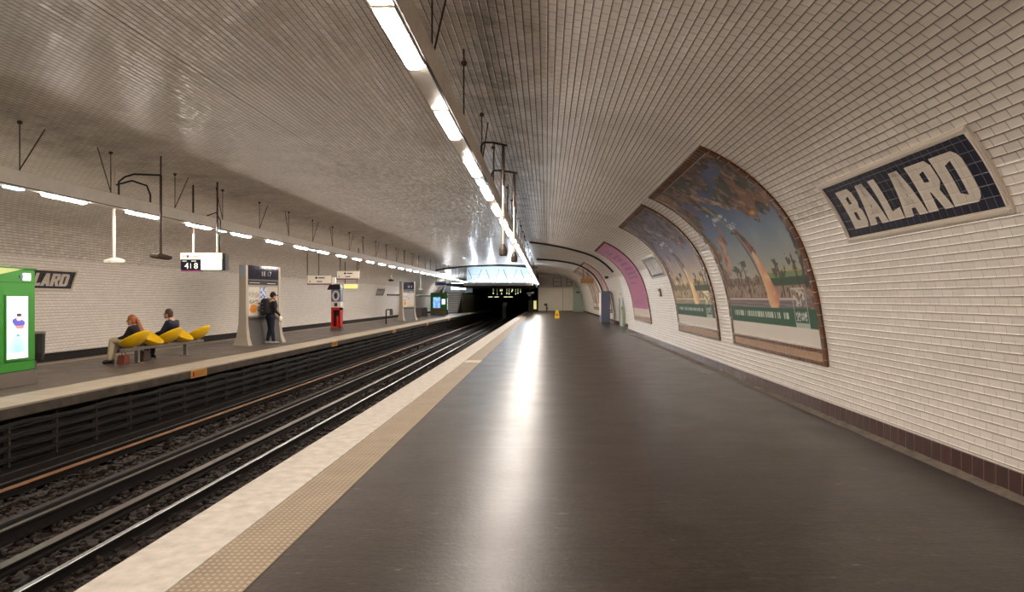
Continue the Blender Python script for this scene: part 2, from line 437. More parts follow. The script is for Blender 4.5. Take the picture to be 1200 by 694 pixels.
Y0, YS, YE = -9.0, 29.8, 78.0
ASPL = a_of_z(2.5)
struct(patch('R', Y0, YS, 0, ASPL, ny=4, na=30).build('wall_right', M['tile'], smooth=True, fix=False), 'white tiled right wall curving up over the near platform')
struct(patch('R', YS, YE, 0, ASPL, ny=4, na=30, wide=True).build('wall_right', M['tile'], smooth=True, fix=False), 'set-back white tiled wall at the far end of the right platform')
struct(patch('L', Y0, YE, 0, ASPL, ny=6, na=30).build('wall_left', M['tile'], smooth=True, fix=False), 'white tiled left wall behind the opposite platform')
c = patch('R', Y0, YS, ASPL, ATOP, ny=4, na=60); patch('L', Y0, YE, ASPL, ATOP, ny=4, na=60, mb=c)
struct(c.build('ceiling', M['tile_up'], smooth=True, fix=False), 'glossy tiled vault over both tracks')
struct(patch('R', YS, YE, ASPL, ATOP, ny=3, na=60, wide=True).build('ceiling', M['tile_up'], smooth=True, fix=False), 'raised tiled vault beyond the step, right side')
# the ring face where the near vault ends and the wider one begins
mb = MB()
N = 60
for j in range(N):
    a, b = ATOP*j/N, ATOP*(j+1)/N
    mb.add([on('R', YS, a), on('R', YS, b), on('R', YS, b, 0, True), on('R', YS, a, 0, True)], [(0, 1, 2, 3)])
struct(mb.build('trim_1', M['white_glaze'], fix=False), 'step in the vault')
# rear wall behind the camera
mb = MB(); pts = [on('R', Y0, ATOP*j/40) for j in range(41)]+[on('L', Y0, ATOP*(40-j)/40) for j in range(1, 41)]
pts = [Vector((3.67, Y0, -1.2))]+pts+[Vector((2*CX-3.67, Y0, -1.2))]
mb.add(pts, [tuple(range(len(pts)))], [(p.x, p.z) for p in pts])
struct(mb.build('wall_back', M['tile'], fix=False))

# ------------------------------------------------------------ platforms and track bed
EL = -7.66; ER = -2.5
struct(MB().box(-1.6, 4.5, Y0, YE, -.3, 0).build('floor', M['floor']), 'dark worn asphalt of the right platform')
struct(MB().box(-1.995, -1.6, Y0, YE, -.3, .004).build('trim_2', M['tactile']), 'studded beige warning strip')
struct(MB().box(ER, -1.995, Y0, YE, -.16, .006).build('trim_3', M['nosing'], bevel=.012), 'white painted platform nosing')
struct(MB().box(-2.8, -1.6, Y0, YE, -1.2, -.3).build('wall_right', M['undwall']), 'platform wall under the nosing')
struct(MB().box(-2.3, -1.995, Y0, YE, -.3, -.16).build('trim_9', M['undwall']))
tag(MB().box(-2.0, -1.6, 16.1, 16.65, .003, .007).build('painted_mark', M['nosing']), 'white painted bar across the studded strip', 'floor marking')
struct(MB().box(-12.3, -8.55, Y0, YE, -.3, 0).build('floor', M['floor2']), 'brown-grey asphalt of the opposite platform')
struct(MB().box(-9.25, -8.55, YE, 105, -.3, 0).build('floor', M['floor2']), 'narrow end of the opposite platform')
struct(MB().box(-8.55, EL, Y0, 105, -.17, .006).build('trim_4', M['nosing2'], bevel=.012), 'pale nosing of the opposite platform')
struct(MB().box(EL-.002, EL+.012, Y0, 105, -.165, -.02).build('trim_5', M['fascia']))
struct(MB().box(-8.6, -7.95, Y0, 105, -1.2, -.17).build('wall_left', M['undwall']), 'near-black wall under the opposite platform')
struct(MB().box(-12.15, -11.65, Y0, YE, 0, .008).build('trim_6', M['nosing2']), 'pale gutter strip along the left wall')
mb = MB(); patch('L', Y0, YE, .0, .2, off=.03, ny=1, na=2, mb=mb); mb.box(-12.17, -12.10, Y0, YE, .2, .215)
struct(mb.build('baseboard_left', M['undwall']))
struct(MB().box(-8.0, -2.7, Y0, 160, -1.3, -1.1).build('floor', M['ballast']), 'track bed')
# brown tiled plinth, cement gutter
mb = slab('R', Y0, YS, .035, .205, .0, .022, ny=1, na=2, v0=.08)
struct(mb.build('baseboard_right', M['brown_tile']), 'brown glazed tile plinth at the foot of the right wall')
struct(slab('R', YS, YE, .02, .2, .0, .022, ny=1, na=2, wide=True, v0=.08).build('baseboard_right', M['brown_tile']))
mb = MB(); n = 260; vs = []; fs = []
for i in range(n+1):
    y = Y0+(YS-Y0)*i/n; e = .10+.025*noise.noise((0, y*2.1, 0))+.012*noise.noise((3, y*9, 0))
    vs += [(3.68, y, .045), (3.65, y, .04+.01*noise.noise((7, y*5, 0))), (3.67-e, y, .002)]
    if i: b = 3*i; fs += [(b-3, b-2, b+1, b), (b-2, b-1, b+2, b+1)]
mb.add(vs, fs); struct(mb.build('trim_7', M['concrete'], fix=False), 'crumbling cement fillet between plinth and floor')
# cables trays under the opposite platform
for k, z in enumerate((-.36, -.52, -.68, -.84)):
    mb = MB()
    for q in range(3):
        pts = []
        for i in range(0, 116):
            y = Y0+i; pts.append((-7.9+.02*q, y, z+.03*q+.02*math.sin(y*3.1+q+k)))
        mb.tube(pts, .016, 5)
    mb.box(-7.95, -7.86, Y0, 105, z-.02, z-.005)
    tag(mb.build('cable_tray', M['cable']), 'black cables on a ledge under the opposite platform edge, %s row from the top' % ordinal(k+1), 'cable', 'cable runs under the opposite platform')
mb = MB()
y = Y0+.7
while y < 100: mb.box(-7.95, -7.87, y, y+.03, -1.0, -.25); y += .95
struct(mb.build('trim_8', M['fascia']), 'steel brackets that carry the cables')

struct(MB().box(-7.95, -7.62, Y0, 105, -1.1, -.93).build('trim_12', M['sleeper']), 'low concrete kerb at the foot of the platform wall')
# ballast stones: nobody could count them
def stones():
    mb = MB(); rnd = random.Random(3)
    ico = [(0, 0, 1), (.89, 0, .45), (.28, .85, .45), (-.72, .53, .45), (-.72, -.53, .45), (.28, -.85, .45), (.72, .53, -.45), (-.28, .85, -.45), (-.89, 0, -.45), (-.28, -.85, -.45), (.72, -.53, -.45), (0, 0, -1)]
    fi = [(0, 1, 2), (0, 2, 3), (0, 3, 4), (0, 4, 5), (0, 5, 1), (1, 6, 2), (2, 7, 3), (3, 8, 4), (4, 9, 5), (5, 10, 1), (6, 7, 2), (7, 8, 3), (8, 9, 4), (9, 10, 5), (10, 6, 1), (11, 7, 6), (11, 8, 7), (11, 9, 8), (11, 10, 9), (11, 6, 10)]
    for i in range(15000):
        y = 3.0+ (rnd.random()**1.7)*30; x = rnd.uniform(-7.8, -3.0); r = rnd.uniform(.022, .05)
        c = Vector((x, y, -1.1+rnd.uniform(0, .05)))
        mb.add([c+Vector((p[0]*r*rnd.uniform(.7, 1.2), p[1]*r*rnd.uniform(.7, 1.3), p[2]*r*rnd.uniform(.5, .9))) for p in ico], fi)
    return mb
tag(stones().build('ballast', M['ballast'], fix=False), 'brown ballast stones between the rails', 'ballast', kind='stuff')
# rails
def rail(x, ztop, top, label, y1=150):
    r = empty('running_rail', (x, Y0, ztop-.15), label, 'rail', 'running rails of the two tracks')
    MB().prism([(x-.065, ztop-.15), (x+.065, ztop-.15), (x+.065, ztop-.135), (x+.012, ztop-.115), (x+.012, ztop-.045), (x+.033, ztop-.035), (x+.033, ztop-.004), (x-.033, ztop-.004), (x-.033, ztop-.035), (x-.012, ztop-.045), (x-.012, ztop-.115), (x-.065, ztop-.135)], 'y', Y0, y1).build('rail_body', M['rail_side'], r)
    MB().prism([(x-.031, ztop-.004), (x+.031, ztop-.004), (x+.026, ztop+.002), (x-.026, ztop+.002)], 'y', Y0, y1).build('rail_head', top, r)
rail(-3.08, -.95, M['rail_dull'], 'running rail of the near track, hidden under the platform edge')
rail(-4.52, -.95, M['rail_top'], 'polished bright running rail nearest the right platform in view')
rail(-5.68, -.87, M['rail_dull'], 'running rail of the far track on the middle side')
rail(-7.10, -.87, M['rail_side'], 'dark running rail close under the opposite platform')
def power_rail(x, z, m, label, n, y0, step, cover=False):
    r = empty('conductor_rail', (x, Y0, z-.2), label, 'rail', 'conductor rails on insulators')
    MB().prism([(x-.05, z-.09), (x+.05, z-.09), (x+.05, z-.07), (x+.02, z-.055), (x+.02, z-.03), (x+.045, z-.02), (x+.045, z), (x-.045, z), (x-.045, z-.02), (x-.02, z-.03), (x-.02, z-.055), (x-.05, z-.07)], 'y', Y0, 120).build('rail_body', M['rail_side'], r)
    MB().box(x-.055, x+.055, Y0, 120, z, z+.008).build('rail_head', m, r)
    for k in range(n):
        y = y0+k*step
        q = MB().tube([(x, y, z-.25), (x, y, z-.21), (x, y, z-.2), (x, y, z-.17), (x, y, z-.16), (x, y, z-.09)], [.085, .085, .05, .075, .045, .055], 10)
        q.build('insulator', M['insul'], r, smooth=False)
power_rail(-4.90, -.86, M['rail_dull'], 'grey conductor rail beside the polished running rail', 18, 3.4, 2.45)
power_rail(-6.72, -.83, M['rust'], 'rust-orange conductor rail of the far track', 18, 7.6, 2.1)
mb = MB().box(-6.02, -5.9, Y0, 120, -.98, -.9)
tag(mb.build('cable_duct', M['sleeper'], bevel=.01), 'long brown cable duct lying beside the middle running rail', 'cable duct')
for k in range(60):
    y = 3.2+k*.62
    if y > 36: break
sl = MB()
y = 3.0
while y < 110:
    sl.box(-5.0, -2.86, y, y+.24, -1.14, -1.085); sl.box(-7.5, -5.5, y+.2, y+.44, -1.14, -1.085); y += .62
tag(sl.build('track_sleepers', M['sleeper']), 'dark sleepers half buried in the ballast', 'sleepers', kind='stuff')

# ------------------------------------------------------------ lighting beams over the platforms
ZB0, ZB1 = 3.155, 3.39
def light_beam(xc, facing, label, y_first):
    r = empty('lighting_beam', (xc, Y0, ZB0), label, 'lighting beam')
    MB().box(xc-.075, xc+.075, Y0, YE-.3, ZB0, ZB1).build('beam_body', M['beam'], r, bevel=.008)
    s = facing*.08
    MB().box(xc+s-.012*facing, xc+s+.004*facing, Y0, YE-.3, ZB0+.006, ZB0+.016).build('groove', M['dark'], r)
    k = 0; y = y_first
    while y < 70 and k < 34:
        zt = 4.1+.18
        p, n = prof(ATOP)
        zc = ceil_z(xc)
        h = MB().tube([(xc, y, ZB1-.02), (xc, y, zc)], .008, 6)
        h.box(xc-.02, xc+.02, y-.12, y+.12, ZB1, ZB1+.012)
        sg = 1 if k % 2 else -1
        h.tube([(xc, y, ZB1+.03), (xc+facing*.05, y+sg*.42, ceil_z(xc)-.02)], .009, 6)
        h.ball((xc, y, zc-.02), .035, 8, 5)
        h.build('hanger', M['rod'], r)
        k += 1; y += 2.02
    return r
def ceil_z(x):
    xx = x if x > CX else 2*CX-x
    best = min(range(len(HP)), key=lambda i: abs(HP[i].x-xx)+(0 if HP[i].y > 2.9 else 9)); return HP[best].y
light_beam(-.895, 1, 'long cream beam carrying the lamps above the right platform', 3.2)
light_beam(-7.64, 1, 'long cream beam carrying the lamps above the opposite platform', 3.6)
def lamp(x, y, label, group, proto=[None]):
    if proto[0] is None:
        r = empty('ceiling_light', (x, y, ZB0), label, 'light', group)
        b = MB().box(x-.062, x+.062, y-.45, y+.45, ZB0-.012, ZB0); b.build('housing', M['beam'], r)
        pts = [(x-.055, ZB0-.012), (x-.05, ZB0-.034), (x-.03, ZB0-.045), (x+.03, ZB0-.045), (x+.05, ZB0-.034), (x+.055, ZB0-.012)]
        MB().prism(pts, 'y', y-.43, y+.43).build('diffuser', M['tube'], r)
        proto[0] = r; return r
    c = copy_tree(proto[0]); c.location = (x, y, ZB0); c['label'] = label; c['group'] = group; return c
def bluelamp(x, y, label, proto=[None]):
    if proto[0] is None:
        r = empty('safety_light', (x, y, ZB0), label, 'light', 'small blue safety lamps on the beams')
        MB().box(x-.06, x+.06, y-.2, y+.2, ZB0-.012, ZB0).build('housing', M['beam'], r)
        MB().box(x-.05, x+.05, y-.15, y+.15, ZB0-.035, ZB0-.012).build('diffuser', M['bluetube'], r, bevel=.008)
        proto[0] = r; return r
    c = copy_tree(proto[0]); c.location = (x, y, ZB0); c['label'] = label; return c
k = 0
for i in range(-5, 35):
    y = 4.1+2.01*i
    if y > 77: break
    k += 1
    lamp(-.895, y, 'lit white tube lamp, %s from the near end of the beam above the right platform' % ordinal(k) if i >= 0 else 'lit tube lamp above the right platform behind the viewpoint', 'tube lamps on the right beam')
k = 0
for i in range(-8, 33):
    y = 10.57+2.04*i
    if y > 77 or y < -8: continue
    k += 1
    lamp(-7.64, y, 'lit white tube lamp, %s from the near end of the beam above the opposite platform' % ordinal(k), 'tube lamps on the left beam')
for i, y in enumerate((9.45-.34, 15.14, 21.17)):
    bluelamp(-.895, y, 'small bluish safety lamp, %s along the right-hand beam' % ordinal(i+1))
for i, y in enumerate((9.55, 15.67, 21.79)):
    bluelamp(-7.64, y, 'small bluish safety lamp, %s along the left-hand beam' % ordinal(i+1))

# ------------------------------------------------------------ BALARD name plates
def letter_quads(ch):
    """strokes of each letter as convex polygons in a unit box"""
    if ch == 'L': return [[(0, 0), (.46, 0), (.46, 1), (0, 1)], [(.46, 0), (1, 0), (1, .26), (.46, .2)]]
    if ch == 'A': return [[(0, 0), (.38, 0), (.66, 1), (.3, 1)], [(.64, 0), (1, 0), (.70, 1), (.40, 1)], [(.3, .17), (.7, .17), (.64, .42), (.40, .42)]]
    if ch == 'B': return [[(0, 0), (.4, 0), (.4, 1), (0, 1)], [(.4, 0), (.86, 0), (.98, .1), (.4, .22)], [(.4, .4), (.84, .4), (.84, .62), (.4, .62)], [(.4, .78), (.95, .88), (.83, 1), (.4, 1)],
                          [(.6, .17), (.98, .1), (1, .18), (1, .4), (.6, .42)], [(1, .4), (.88, .5), (.6, .5), (.6, .4)], [(.6, .5), (.88, .5), (.98, .6), (.6, .62)], [(.6, .6), (.98, .6), (.96, .9), (.6, .85)]]
    if ch == 'R': return [[(0, 0), (.4, 0), (.4, 1), (0, 1)], [(.4, .78), (.96, .88), (.85, 1), (.4, 1)], [(.4, .38), (.8, .38), (.97, .54), (.4, .6)], [(.6, .56), (.97, .52), (.98, .6), (.97, .9), (.6, .84)],
                          [(.66, 0), (1, 0), (.78, .42), (.42, .42)]]
    if ch == 'D': return [[(0, 0), (.38, 0), (.38, 1), (0, 1)], [(.38, 0), (.82, 0), (.95, .08), (.38, .22)], [(.38, .78), (.95, .92), (.82, 1), (.38, 1)], [(.62, .14), (.95, .08), (1, .18), (1, .82), (.95, .92), (.62, .86)]]
def name_plate(side, y_left, y_right, a0, a1, label):
    """y_left / y_right: ends of the tiled field as one reads it"""
    mid = (y_left+y_right)/2; sg = 1 if y_right > y_left else -1
    r = empty('station_name_sign', on(side, mid, a0, 0), label, 'sign', 'navy tiled station name signs')
    ya, yb = sorted((y_left, y_right))
    slab(side, ya, yb, a0, a1, 0, .012, ny=1, na=10, u0=-ya, v0=-a0).build('tile_field', M['blue_tile'], r)
    fr = MB(); b = .055
    for (p, q, c0, c1) in ((ya-b, yb+b, a0-b, a0), (ya-b, yb+b, a1, a1+b), (ya-b, ya, a0, a1), (yb, yb+b, a0, a1)):
        slab(side, p, q, c0, c1, 0, .024, na=6 if c1-c0 > .2 else 1, mb=fr)
        i = .02
        slab(side, p+i*.8, q-i*.8, c0+i*.8, c1-i*.8, .024, .034, na=6 if c1-c0 > .2 else 1, mb=fr)
    fr.build('moulded_frame', M['white_glaze'], r)
    L = abs(y_right-y_left); H = a1-a0; pad = .08*L; wtot = L-2*pad; gap = .03*wtot/5
    ws = {'B': 1.0, 'A': 1.12, 'L': .84, 'R': 1.1, 'D': 1.12}
    tot = sum(ws[c] for c in 'BALARD'); unit = (wtot-5*gap)/tot; x = pad
    for ch in 'BALARD':
        mb = MB(); wd = ws[ch]*unit
        for poly in letter_quads(ch):
            # slice the polygon in height so that it follows the curve
            bm = bmesh.new(); vs = [bm.verts.new((x+px*wd, a0+H*(.13+.72*pz), 0)) for px, pz in poly]; bm.faces.new(vs)
            for s in range(1, 9):
                z = a0+H*(.13+.72*s/9)
                bmesh.ops.bisect_plane(bm, geom=bm.verts[:]+bm.edges[:]+bm.faces[:], plane_co=(0, z, 0), plane_no=(0, 1, 0))
            bm.verts.ensure_lookup_table()
            for k, v in enumerate(bm.verts): v.index = k
            mb.add([on(side, y_left+sg*v.co.x, v.co.y, .0145) for v in bm.verts], [tuple(v.index for v in f.verts) for f in bm.faces],
                   [(v.co.x, v.co.y-a0) for v in bm.verts]); bm.free()
        mb.build('letter', M['letter_tile'], r, fix=False); x += wd+gap
A0S, A1S = a_of_z(2.22), a_of_z(2.22)+.62
name_plate('R', 7.28, 4.80, A0S, A1S, 'large navy tiled name sign with white letters nearest on the right wall')
name_plate('R', 20.9, 18.6, A0S, A1S, 'navy tiled name sign small and pale between two posters further down the right wall')
al = a_of_z(1.80)
name_plate('L', 14.75, 16.75, al, al+.44, 'navy tiled name sign on the left wall partly hidden by the green kiosk')
name_plate('L', 46.8, 48.8, al, al+.44, 'tiny distant navy name sign far down the left wall')

# ------------------------------------------------------------ posters
def mixc(a, b, t): t = max(0, min(1, t)); return tuple(a[i]*(1-t)+b[i]*t for i in range(3))
def nz(x, y, s=0, o=4): return noise.fractal(Vector((x, y, s)), .9, 2.1, o)
def seg_d(u, v, ax, ay, bx, by):
    t = max(0, min(1, ((u-ax)*(bx-ax)+(v-ay)*(by-ay))/((bx-ax)**2+(by-ay)**2+1e-9))); return math.hypot(u-ax-(bx-ax)*t, v-ay-(by-ay)*t), t
def paint_scene(u, v, tint):
    """u across 0..1, v up 0..1; an invented fantasy painting: hanging rocks and foliage over a town, a tall long dress"""
    if v < .075: return (222, 214, 202)
    if v < .165:
        c = (30, 84, 58)
        if .112 < v < .14 and .05 < u < .74 and (int(u*150) % 4 != 3) and nz(u*160, 3.3) > -.15: c = (200, 205, 190)
        if .8 < u < .93 and (abs(u-.8) < .006 or abs(u-.93) < .006 or v < .1): c = (180, 190, 175)
        if .815 < u < .915 and .105 < v < .15 and nz(u*90, v*70) > 0: c = (205, 205, 195)
        return c
    n = nz(u*5, v*5); n2 = nz(u*14, v*14, 4)
    sky = mixc((176, 170, 150), (112, 130, 148), (v-.32)/.25) if v < .57 else mixc((112, 130, 148), (66, 84, 126), (v-.57)/.22)
    c = mixc(sky, (170, 172, 172), .35*max(0, n))
    # town
    if v < .42:
        hor = .33+.02*n2
        if v < hor:
            c = mixc((150, 124, 98), (96, 84, 70), .5+n2)
            if v < .28: c = mixc((132, 104, 80), (170, 150, 130), .5+nz(u*30, v*8, 2))
            if nz(u*40, v*26, 9) > .28: c = (70, 58, 46)
        if .58 < u < .97 and .27 < v < .335: c = (46, 78, 50) if v < .31 else (120, 140, 90)
        if .62 < u < .95 and .335 < v < .345: c = (180, 160, 110)
        for tx, th in ((.34, .42), (.9, .41), (.22, .36), (.74, .37)):
            if abs(u-tx) < .006 and v < th: c = (66, 50, 40)
            if nz(u*26, v*26, tx*20) > .08 and math.hypot((u-tx)/.07, (v-th+.015)/.055) < 1: c = mixc((92, 74, 56), (60, 76, 50), .5+n2)
        if .165 < v < .215:
            k = (v*160+u*3) % 3
            c = mixc((140, 128, 126), (96, 84, 84), k/3)
            if abs(v-.205) < .004 and u < .85: c = (214, 190, 186)
    # rocks and foliage hanging from the top and the sides
    r = n*.12+n2*.03
    top = .93-.10*math.sin((u-.05)*5.2)**2+r*1.4
    right = .62+.25*(u-.62)/.3-.38*max(0, u-.88)
    if v > top or (u < .06+r and v > .3) or u > .955+r*.35 or (u > .56 and v > .60+.5*max(0, .78-u)+r and v < .84+r) or (u < .14+r*1.5 and v > .66+r):
        c = mixc((56, 46, 42), (112, 88, 74), .5+n2*1.4)
        m = nz(u*9, v*9, 12)
        if m > .18: c = mixc(c, (150, 108, 82), .65)
        if m < -.22: c = mixc(c, (62, 76, 62), .75)
        if nz(u*22, v*22, 7) > .34: c = mixc(c, (172, 150, 130), .6)
    d = math.hypot((u-.78)/.05, (v-.645)/.02)
    if d < 1: c = mixc((220, 180, 70), (130, 70, 50), d)
    # left statues
    d, t = seg_d(u, v, .12, .38, .2, .56)
    if d < .035+.02*n2: c = mixc((120, 96, 88), (196, 150, 120), .5+n2*2)
    d, t = seg_d(u, v, .25, .55, .3, .63)
    if d < .022+.02*n2: c = mixc((176, 108, 84), (112, 84, 80), .5+n2*2)
    # flying cloth top middle
    d, t = seg_d(u, v, .40, .86, .60, .72)
    if d < .03*(1-t*.3)+.02*n2: c = mixc((188, 160, 130), (120, 92, 76), .5+n2*2)
    d, t = seg_d(u, v, .27, .80, .42, .73)
    if d < .012+.01*n2: c = mixc((150, 118, 100), (84, 64, 58), t)
    # ladder-like stem
    d, t = seg_d(u, v, .36, .78, .48, .45)
    if d < .011: c = mixc((150, 158, 96), (92, 76, 50), t)
    d, t = seg_d(u, v, .48, .45, .53, .3)
    if d < .008: c = (96, 70, 50)
    d, t = seg_d(u, v, .40, .585, .49, .57)
    if d < .005: c = (60, 50, 46)
    # figure: hair, body and long dress
    d, t = seg_d(u, v, .48, .58, .54, .46)
    if d < .018+.012*t: c = mixc((150, 88, 60), (86, 50, 40), .5+n2*2)
    d, t = seg_d(u, v, .535, .44, .61, .21)
    if d < .02+.042*t: c = mixc(mixc((216, 176, 130), (196, 108, 88), (u-(.51+.07*t))*9), (236, 206, 150), max(0, n2))
    # white script
    if (.27 < u < .47 and .655 < v < .735 and nz(u*28, v*34, 31, 2) > .16) or (.42 < u < .53 and .6 < v < .635 and nz(u*60, v*60, 31, 2) > .05): c = mixc(c, (214, 212, 206), .8)
    if .8 < u < .93 and .165 < v < .26 and (abs(u-.8) < .005 or abs(u-.93) < .005 or abs(v-.255) < .005): c = (196, 190, 180)
    if .815 < u < .915 and .17 < v < .25 and nz(u*60, v*40, 3) > .12: c = (206, 200, 190)
    if tint and v > .165:
        l = sum(c)/3; base = mixc((206, 182, 140), (142, 128, 146), (v-.3)/.3); c = mixc(c, tuple(base[i]*l/120 for i in range(3)), .62)
    return c
def paint_pink(u, v):
    c = (184, 98, 142)
    if v < .085: return (214, 200, 190)
    rows = ((.90, .12, .34), (.85, .12, .3), (.78, .12, .42), (.72, .2, .4), (.66, .2, .46), (.59, .22, .56), (.52, .14, .58), (.47, .12, .56), (.40, .12, .34))
    for y, a, b in rows:
        h = .03
        if abs(v-y) < h*.6 and a+.1 < u < b+.25 and (int(u*34) % 5 != 4) and nz(u*22, v*40, 5, 2) > -.25: c = (104, 62, 116)
    if .14 < v < .2 and .15 < u < .6 and int(v*150) % 3 == 0: c = (150, 84, 124)
    return c
def framed_poster(ya, yb, a0, a1, painter, label, wide=False, nu=150, nv=150, fw=.12, group='framed posters on the vault'):
    """ya < yb along the wall; the reader sees yb at the left"""
    r = empty('framed_poster', on('R', (ya+yb)/2, a0, 0, wide), label, 'poster', group)
    fr = MB()
    slab('R', ya, ya+fw, a0, a1, 0, .03, na=30, mb=fr, wide=wide); slab('R', yb-fw, yb, a0, a1, 0, .03, na=30, mb=fr, wide=wide)
    slab('R', ya+fw, yb-fw, a1-fw, a1, 0, .03, na=2, mb=fr, wide=wide); slab('R', ya+fw, yb-fw, a0, a0+.05, 0, .03, na=1, mb=fr, wide=wide)
    slab('R', ya+fw, yb-fw, a0+.17, a0+.22, 0, .03, na=1, mb=fr, wide=wide)
    fr.build('tile_frame', M['frame_tile'], r)
    slab('R', ya+fw, yb-fw, a0+.05, a0+.17, 0, .018, na=2, mb=None, wide=wide).build('caption_strip', M['tan'], r)
    fi = MB(); i = .018; p, q, c0, c1 = ya+fw, yb-fw, a0+.22, a1-fw
    for (y0, y1, b0, b1, na) in ((p, p+i, c0, c1, 30), (q-i, q, c0, c1, 30), (p+i, q-i, c1-i, c1, 1), (p+i, q-i, c0, c0+i, 1)):
        slab('R', y0, y1, b0, b1, 0, .022, na=na, mb=fi, wide=wide)
    fi.build('white_fillet', M['white_glaze'], r)
    p += i; q -= i; c0 += i; c1 -= i
    mb = MB(); cols = []; vs = []; fs = []
    for lay, off in enumerate((.012, .004)):
        if lay == 0:
            for j in range(nv+1):
                for k in range(nu+1):
                    vs.append(on('R', q-(q-p)*k/nu, c0+(c1-c0)*j/nv, off, wide)); col = painter(k/nu, j/nv)
                    cols.append(srgb(*[max(0, min(255, x)) for x in col]))
            for j in range(nv):
                for k in range(nu): b = j*(nu+1)+k; fs.append((b, b+nu+1, b+nu+2, b+1))
    mb.add(vs, fs); mb.col = cols
    o = mb.build('printed_sheet', M['printed'], r, smooth=True, fix=False)
    return r
AB, AT = a_of_z(.665), a_of_z(3.53)
framed_poster(8.6, 12.92, AB, AT, lambda u, v: paint_scene(u, v, False), 'largest and nearest framed poster on the vault, blue sky painting with a long salmon dress', nu=230, nv=230)
framed_poster(13.92, 18.24, AB, AT, lambda u, v: paint_scene(u, v, True), 'second framed poster from the viewpoint, the painting in mauve and yellow', nu=170, nv=170)
framed_poster(23.0, 27.35, AB, AT, paint_pink, 'pink framed poster with purple lettering lines on the right wall', nu=110, nv=110, fw=.07)
def paint_far(s):
    def f(u, v):
        n = nz(u*4+s, v*4); return mixc((206, 190, 170), (150, 110, 96) if s < 5 else (176, 130, 140), .5+n*1.3) if v > .1 else (220, 210, 196)
    return f
ABW = a_of_z(.6)
framed_poster(43.4, 47.4, ABW, AT-.2, paint_far(9), 'distant framed poster with a pinkish sheet behind the blue-grey cabinet', True, 24, 24, .1)
framed_poster(50.4, 54.6, ABW, AT-.2, paint_far(1), 'distant framed poster, the nearer of the last two on the right', True, 24, 24, .1)
framed_poster(55.6, 59.8, ABW, AT-.2, paint_far(3), 'distant framed poster, the farthest on the right wall', True, 24, 24, .1)

# small box on the right wall, floor drain rubble
a = a_of_z(1.62)
r = empty('wall_call_box', on('R', 20.3, a), 'small grey box on the right wall below the second name sign', 'box')
slab('R', 20.18, 20.42, a, a+.24, 0, .05, na=2).build('box_body', M['plinthgrey'], r); slab('R', 20.24, 20.36, a+.07, a+.17, .05, .058, na=1).build('face_plate', M['white'], r)

# ------------------------------------------------------------ things hanging over the opposite platform
def arm_pole(x, y, z0, z1, hookdir=-1, xb=-7.64, pipe=.4, m1='rod', parent=None):
    zc = ceil_z(x)
    o = MB().tube([(x, y, z0), (x, y, z1)], .022, 8); o.build('pole', M[m1], parent)
    MB().tube([(xb, y+hookdir*pipe*1.0, ZB1-.01), (xb, y+hookdir*pipe, ZB1+.25), (xb+(x-xb)*.15, y+hookdir*pipe*.9, z1-.10), (xb+(x-xb)*.35, y+hookdir*pipe*.65, z1-.03), (x, y, z1)], .017, 8).build('bracket', M['cable'], parent)
    MB().tube([(x, y, z1-.04), (x, y, zc+.02)], .014, 6).build('rod', M['rod'], parent)
# two flat loudspeakers on long poles
r = empty('hanging_loudspeaker', (-8.25, 12.7, 2.27), 'pale flat-headed loudspeaker on a pole, leftmost over the opposite platform', 'loudspeaker', 'loudspeakers hanging on poles')
zc = ceil_z(-8.25)
MB().tube([(-8.25, 12.7, 2.33), (-8.25, 12.7, zc+.02)], .03, 8).build('pole', M['pole_l'], r)
MB().tube([(-8.2, 12.7, 3.72), (-7.9, 12.7, 3.8), (-7.68, 12.8, 3.72), (-7.64, 12.85, 3.55), (-7.64, 12.85, ZB1-.01)], .018, 8).build('bracket', M['cable'], r)
def flat_head(x, y, z, m, parent, tilt=.05):
    mb = MB(); L = [(0, -.17), (.07, -.12), (.07, .12), (0, .17), (-.07, .12), (-.07, -.12)]
    rings = []
    for (zz, s) in ((-.045, .75), (-.03, 1.0), (.015, 1.0), (.045, .55), (.06, .2)): rings.append([(x+px*s*1.1+py*s*.75, y+py*s*.6, z+zz+py*tilt) for px, py in L])
    vs = sum(rings, []); fs = [tuple(range(6))[::-1], tuple(range(24, 30))]
    for i in range(4):
        for k in range(6): fs.append((i*6+k, i*6+(k+1) % 6, (i+1)*6+(k+1) % 6, (i+1)*6+k))
    mb.add(vs, fs); mb.build('speaker_head', m, parent, smooth=False)
flat_head(-8.25, 12.7, 2.27, M['pole_l'], r)
r = empty('hanging_loudspeaker', (-7.12, 12.3, 2.33), 'dark flat-headed loudspeaker on a pole, second from the left over the opposite platform', 'loudspeaker', 'loudspeakers hanging on poles')
arm_pole(-7.12, 12.3, 2.38, 3.83, -1, parent=r); flat_head(-7.12, 12.3, 2.33, M['rod'], r, tilt=-.12)
# train indicator
r = empty('train_indicator', (-7.9, 14.8, 2.18), 'backlit train indicator hanging over the opposite platform, showing 4 and 8', 'display')
Y = 14.8
X0, X1 = -8.12, -7.2
MB().box(X0, X1+.06, Y, Y+.2, 2.18, 2.56).build('casing', M['black'], r, bevel=.008)
hd_ = MB().box(X0-.01, X1, Y-.012, Y, 2.42, 2.565).build('header', M['signlit'], r)
dp_ = MB().box(X0, X0+.44, Y-.01, Y, 2.19, 2.42).build('dark_panel', M['navy'], r)
MB().box(X0+.45, X1-.01, Y-.01, Y, 2.19, 2.415).build('lit_panel', M['lcdwhite'], r)
MB().box(X0, X0+.44, Y-.012, Y+.1, 2.155, 2.18).build('lower_edge', M['magenta'], r)
fx = (1, 0, 0); fz = (0, 0, 1)
text_on('destination_text', 'Créteil', (X0+.22, Y-.016, 2.465), fx, fz, .05, M['ink'], hd_)
